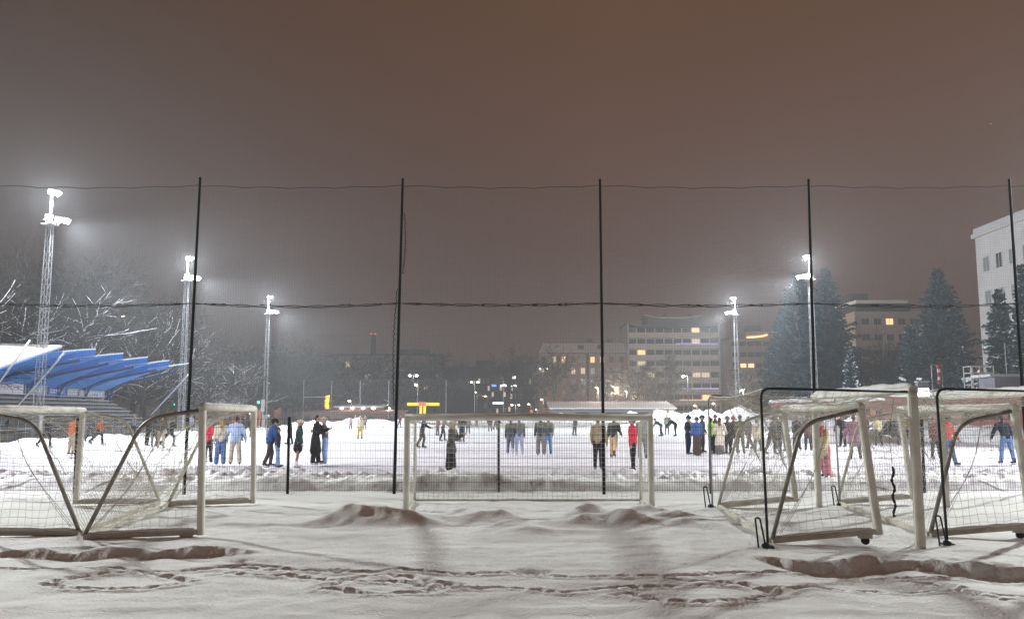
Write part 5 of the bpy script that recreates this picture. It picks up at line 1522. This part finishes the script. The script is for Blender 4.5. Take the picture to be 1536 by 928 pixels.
person(533, 640, 'tiny distant person in red by the far snow bank', 0, 'stand', (.36, .12, .16), DGR, 1.7)
person(571, 638, 'tiny distant person in black by a white snow lump', 30, 'stand', BLK, BLK, 1.8)
person(588, 639, 'tiny distant person in dark grey left of the fence post', 0, 'stand', DGR, BLK, 1.8)
person(599, 642, 'tiny distant person in dark red right of the fence post', 60, 'glide', (.2, .06, .07), DGR, 1.75)
person(633, 673, 'person in navy jacket and brown trousers behind the inner left goal post', 95, 'glide', NVY, (.075, .06, .045), 1.86, bulk=1.1, hat=NVY)
person(656, 654, 'person in faded red jacket seen through the middle goal net', 60, 'stand', (.35, .09, .10), GRY, 1.75)
person(664, 662, 'person in grey jacket left of the long grey coat', 100, 'glide', (.14, .14, .15), DGR, 1.78)
person(693, 664, 'person in black jacket with dark trousers right of the long grey coat', 170, 'pocket', BLK, (.03, .035, .035), 1.8)
person(702, 652, 'distant person in grey lilac behind the black jacket', 0, 'stand', (.22, .21, .25), GRY, 1.8)
person(676, 708, 'blond person in open grey coat over long black dress in the middle goal', 70, 'hug', (.085, .088, .085), BLK, 1.66, hat=(.50, .42, .28), hair=BLOND, longhair=True, hem=.28, skirt=((.013, .012, .014), .09), scarf=(.4, .32, .2), arm=(.45, .3))
person(735, 648, 'distant person in dark plum jacket left of the thin middle post', 0, 'stand', (.09, .04, .06), (.13, .07, .08), 1.85)
person(715, 641, 'tiny distant person in brick red seen through the middle goal', 0, 'stand', (.22, .07, .06), DGR, 1.75)
person(743, 645, 'distant person bent forward beside the thin middle post', 80, 'bend', (.10, .10, .13), DGR, 1.75)
person(766, 684, 'person in dark grey jacket and slate jeans, left of a pair skating away', 178, 'walk', (.06, .06, .07), (.09, .10, .16), 1.76, boot=(.5, .5, .5))
person(779, 684, 'person in grey padded jacket and lilac jeans, right of a pair skating away', 182, 'stand', (.11, .11, .13), (.34, .36, .54), 1.76, bulk=1.1, hat=(.16, .15, .2), boot=(.5, .5, .5))
person(811, 684, 'person in dark navy jacket and wide grey trousers with one arm out to the left', 175, 'armout', (.035, .05, .06), (.15, .145, .14), 1.80, wide=.55, aab=(.2, .95), hat=(.04, .05, .06))
person(822, 683, 'grey haired person in pale scarf and blue jeans beside the outstretched arm', 185, 'stand', (.10, .11, .12), (.12, .26, .46), 1.76, hair=(.2, .19, .18), longhair=True, scarf=(.5, .5, .52))
person(862, 654, 'distant person in dark grey alone beyond the middle goal', 40, 'stand', DGR, (.09, .08, .085), 1.8)
person(898, 706, 'person in tan jacket with black print and black trousers by the tall fence post', 160, 'stand', (.34, .28, .17), BLK, 1.80, hat=BLK, hair=BROWN, arm=(.1, .1), aab=(.2, .24))
person(921, 688, 'person in dark jacket and tan trousers striding behind the middle goal', 150, 'walk', (.025, .035, .032), (.50, .37, .20), 1.82, hat=OLIVE, boot=(.05, .03, .03), lean=.18, ab=(.14, .12))
person(950, 707, 'person in red jacket and black trousers standing by the right goal post', -110, 'stand', (.66, .025, .06), BLK, 1.84, hat=(.10, .06, .05), bulk=1.15, ab=(.1, .1), skates=False)
person(964, 690, 'person in grey green coat half hidden by the right goal post', 180, 'stand', (.15, .17, .15), GRY, 1.80)
person(992, 655, 'person in slate blue bending over near the snow bank', -80, 'bend', (.05, .075, .11), NVY, 1.8)
person(1001, 653, 'person in pale green jacket upright between two bending people', 0, 'stand', (.34, .38, .28), (.13, .14, .14), 1.85)
person(1014, 655, 'person in black bending over near the snow bank', -70, 'bend', (.018, .02, .026), BLK, 1.9)
person(1033, 683, 'person in black jacket with fur hood, left edge of the crowd', 40, 'pocket', (.022, .028, .04), NVY, 1.80, hat=NVY, pom=True, scarf=(.3, .25, .18))
person(1046, 684, 'person in blue padded coat and long brown skirt in the crowd', 190, 'stand', (.045, .095, .23), BROWN, 1.74, hat=(.05, .05, .05), hair=(.4, .3, .2), bulk=1.24, skirt=((.06, .045, .035), .1))
person(1054, 681, 'person in dark jacket behind the thin goal tube in the crowd', 60, 'pocket', DGR, (.05, .045, .05), 1.82, hat=(.05, .04, .05))
person(1068, 683, 'person in neon green jacket and black trousers by the low fence post', 120, 'stand', (.30, .80, .02), BLK, 1.70, hair=BROWN, bulk=1.18)
person(1080, 684, 'person in long cream coat right of the neon green jacket', 170, 'pocket', (.62, .55, .44), (.13, .12, .12), 1.72, hem=.48, hair=BROWN, longhair=True, skirt=((.14, .13, .125), .15))
person(1074, 679, 'person in dark clothes and plum hat behind the neon green jacket', 10, 'stand', DGR, DGR, 1.84, hat=(.14, .07, .10))
person(1093, 683, 'person in black jacket right of the long cream coat', 210, 'pocket', (.02, .024, .02), BLK, 1.78, hat=(.12, .1, .09))
person(1101, 680, 'person in dark green jacket with red hat in the crowd', 20, 'stand', (.035, .05, .035), DGR, 1.78, hat=(.5, .05, .06))
person(1111, 682, 'person in olive jacket and khaki trousers behind the slanted goal stay', 150, 'wide', (.15, .15, .10), (.17, .16, .11), 1.84)
person(1125, 674, 'person in grey coat stepping left between olive and cream jackets', -70, 'walk', (.16, .155, .15), (.10, .075, .085), 1.80)
person(1137, 678, 'person in cream padded coat and dark boots behind the goal net', 180, 'stand', (.66, .60, .44), (.05, .045, .04), 1.62, hem=.22, bulk=1.28, hat=(.2, .19, .16))
person(1158, 683, 'person in charcoal jacket crouching slightly behind the black goal tube', 40, 'glide', (.07, .07, .07), (.05, .05, .05), 1.80, hat=(.06, .06, .06))
person(1166, 681, 'person in dark olive jacket beside the charcoal jacket behind the nets', -30, 'stand', (.075, .08, .06), DGR, 1.80)
person(1175, 679, 'person in grey with black hat right of the charcoal jacket behind the nets', 200, 'stand', (.13, .13, .12), GRY, 1.80, hat=BLK)
person(1196, 676, 'person in dark clothes between the two white far goal posts', 10, 'stand', (.045, .05, .05), DGR, 1.80)
person(1213, 677, 'person in brown coat right of the white far goal posts', 170, 'stand', (.14, .10, .085), (.05, .045, .05), 1.84, hem=.2)
person(1239, 720, 'person in beige coat, pink scarf and pink trousers skating nearest the fence', -60, 'glide', (.62, .52, .32), (.52, .20, .24), 1.72, hem=.24, hat=(.30, .26, .24), scarf=(.50, .09, .13), wide=.5, ab=(.10, .16), arm=(.5, -.5), aab=(.3, .5))
person(1266, 672, 'person in black with arms spread behind the plum padded coat', -60, 'stoop', BLK, BLK, 1.90)
person(1284, 691, 'person in plum patterned padded coat skating away', 170, 'wide', (.24, .12, .17), (.05, .035, .04), 1.84, hem=.26, bulk=1.3, aab=(.45, .3))
person(1298, 664, 'person in dark clothes right of the plum padded coat', 0, 'stand', DGR, BLK, 1.80)
person(1319, 670, 'person in cream yellow jacket and dark trousers behind the cream goal post', 190, 'stand', (.52, .48, .28), DGR, 1.76)
person(1352, 669, 'person in purple patterned coat left of the thick white goal post', 10, 'pocket', (.13, .10, .14), (.07, .05, .06), 1.78, hem=.2, hat=(.12, .1, .13))
person(1360, 659, 'person in yellow jacket beside the thick white goal post', 20, 'stand', (.55, .45, .03), BLK, 1.78)
person(1424, 701, 'person in red vest over grey sleeves and blue jeans at right', 20, 'wide', (.66, .06, .06), (.07, .13, .28), 1.82, hat=(.07, .06, .06), aab=(.2, .42), bulk=.98)
person(1512, 698, 'person in black jacket and blue jeans leaning forward at right edge', 185, 'stoop', (.022, .026, .04), (.13, .21, .40), 1.90, lean=.42)
person(1404, 690, 'person in dark red half hidden behind the slanted white goal post', 0, 'stand', (.13, .05, .05), DGR, 1.75)
# ------------------------------------------------------------------ light, air, sky
def spot(parent, loc, aim, power, size, blend, col=(1, .985, .96)):
    l = bpy.data.lights.new('floodlight_beam', 'SPOT'); l.energy = power; l.spot_size = R(size); l.spot_blend = blend; l.color = col; l.shadow_soft_size = .55
    o = bpy.data.objects.new('floodlight_beam', l); COL.objects.link(o); o.parent = parent
    o.location = loc; o.rotation_euler = Vector(aim).normalized().to_track_quat('-Z', 'Y').to_euler()
    return o
def point(parent, loc, power, col=(1, .99, .95)):
    l = bpy.data.lights.new('floodlight_spill', 'POINT'); l.energy = power; l.color = col; l.shadow_soft_size = .5
    o = bpy.data.objects.new('floodlight_spill', l); COL.objects.link(o); o.parent = parent; o.location = loc
    return o
for (g, base, H0, H1), side in masts:
    y = base.y
    if y > 55:
        spot(g, (1.60 * side, -.25, H0 + .2), (.95 * side, -.16, -.95), POW, 98, .38, BEAM)
        point(g, (.6 * side, -1.0, H1 - .7), POW * SPILL, BEAM)
    elif y < 20:                            # added unseen pair level with the camera, lights the rink from this end
        spot(g, (.9 * side, 1.0, H0 - .5), (Vector((-4 * side, 46, 0)) - Vector((base.x, y, H0))), POW_BACK, 58, .5, (.935, .92, 1.0))
    else:                                   # the nearest pair also lights the snow in front of the fence
        spot(g, (1.1 * side, -.8, H0 - .5), (Vector((0 if side > 0 else 1, 12.5, 0)) - Vector((base.x, y, H0))), POW_NEAR if side > 0 else POW_NEAR * 1.1, 36, .45, BEAM_NEAR)
        spot(g, (.95 * side, .35, H0 - .1), (Vector((3 if side > 0 else 13, 48 if side > 0 else 46, -4 if side > 0 else -8)) - Vector((base.x, y, H0))), POW_RINK * (1.15 if side > 0 else 1), 50 if side > 0 else 82, .7, (.935, .92, 1.0))

w = bpy.data.worlds.new('World'); scene.world = w; w.use_nodes = True
nt = w.node_tree; bg = nt.nodes['Background']
tc = nt.nodes.new('ShaderNodeTexCoord'); sx = nt.nodes.new('ShaderNodeSeparateXYZ'); cr = nt.nodes.new('ShaderNodeValToRGB')
nt.links.new(tc.outputs['Generated'], sx.inputs[0]); nt.links.new(sx.outputs['Z'], cr.inputs['Fac'])
e = cr.color_ramp.elements
e[0].position = 0.0; e[0].color = (*SKY0, 1)
e[1].position = .48; e[1].color = (*SKY1, 1)
x = e.new(.22); x.color = (*SKYM, 1)
nz = nt.nodes.new('ShaderNodeTexNoise'); nz.inputs['Scale'].default_value = 1.6; nz.inputs['Detail'].default_value = 3
nt.links.new(tc.outputs['Generated'], nz.inputs['Vector'])
mr = nt.nodes.new('ShaderNodeMapRange'); mr.inputs['To Min'].default_value = .90; mr.inputs['To Max'].default_value = 1.10
nt.links.new(nz.outputs['Fac'], mr.inputs['Value'])
mx = nt.nodes.new('ShaderNodeMix'); mx.data_type = 'RGBA'; mx.blend_type = 'MULTIPLY'; mx.inputs[0].default_value = 1
nt.links.new(cr.outputs['Color'], mx.inputs[6]); nt.links.new(mr.outputs['Result'], mx.inputs[7])
gx = nt.nodes.new('ShaderNodeMapRange'); gx.inputs['From Min'].default_value = -.55; gx.inputs['From Max'].default_value = .1; gx.inputs['To Min'].default_value = .48; gx.inputs['To Max'].default_value = 1.0
nt.links.new(sx.outputs['X'], gx.inputs['Value'])
mx2 = nt.nodes.new('ShaderNodeMix'); mx2.data_type = 'RGBA'; mx2.blend_type = 'MULTIPLY'; mx2.inputs[0].default_value = 1
nt.links.new(mx.outputs[2], mx2.inputs[6]); nt.links.new(gx.outputs['Result'], mx2.inputs[7])
nt.links.new(mx2.outputs[2], bg.inputs['Color']); bg.inputs['Strength'].default_value = 1.0

hz = bpy.data.materials.new('haze_air'); hz.use_nodes = True
nt = hz.node_tree
for n_ in list(nt.nodes):
    if n_.type != 'OUTPUT_MATERIAL': nt.nodes.remove(n_)
out = [n_ for n_ in nt.nodes if n_.type == 'OUTPUT_MATERIAL'][0]
pv = nt.nodes.new('ShaderNodeVolumePrincipled')
pv.inputs['Color'].default_value = (.84, .87, .90, 1)
pv.inputs['Density'].default_value = HAZE
pv.inputs['Anisotropy'].default_value = ANISO
pv.inputs['Density Attribute'].default_value = ''
nt.links.new(pv.outputs['Volume'], out.inputs['Volume'])
mb = MB(); mb.bbox((-445, -45, -1.4), (445, 470, 36))
tag(mb.build('haze', hz), None, None, None, 'stuff')

scene.render.engine = 'CYCLES'
c = scene.cycles
c.use_denoising = True
try:
    c.denoiser = 'OPENIMAGEDENOISE'; c.denoising_input_passes = 'RGB_ALBEDO_NORMAL'; c.denoising_prefilter = 'ACCURATE'
except Exception: pass
c.max_bounces = 5; c.diffuse_bounces = 3; c.glossy_bounces = 2; c.transmission_bounces = 2; c.volume_bounces = VB; c.transparent_max_bounces = 8
c.sample_clamp_indirect = 4
c.use_adaptive_sampling = True; c.adaptive_threshold = .01
c.caustics_reflective = False; c.caustics_refractive = False
c.use_light_tree = True
scene.view_settings.view_transform = 'Standard'
scene.view_settings.look = 'None'
scene.view_settings.exposure = 0
scene.view_settings.gamma = 1
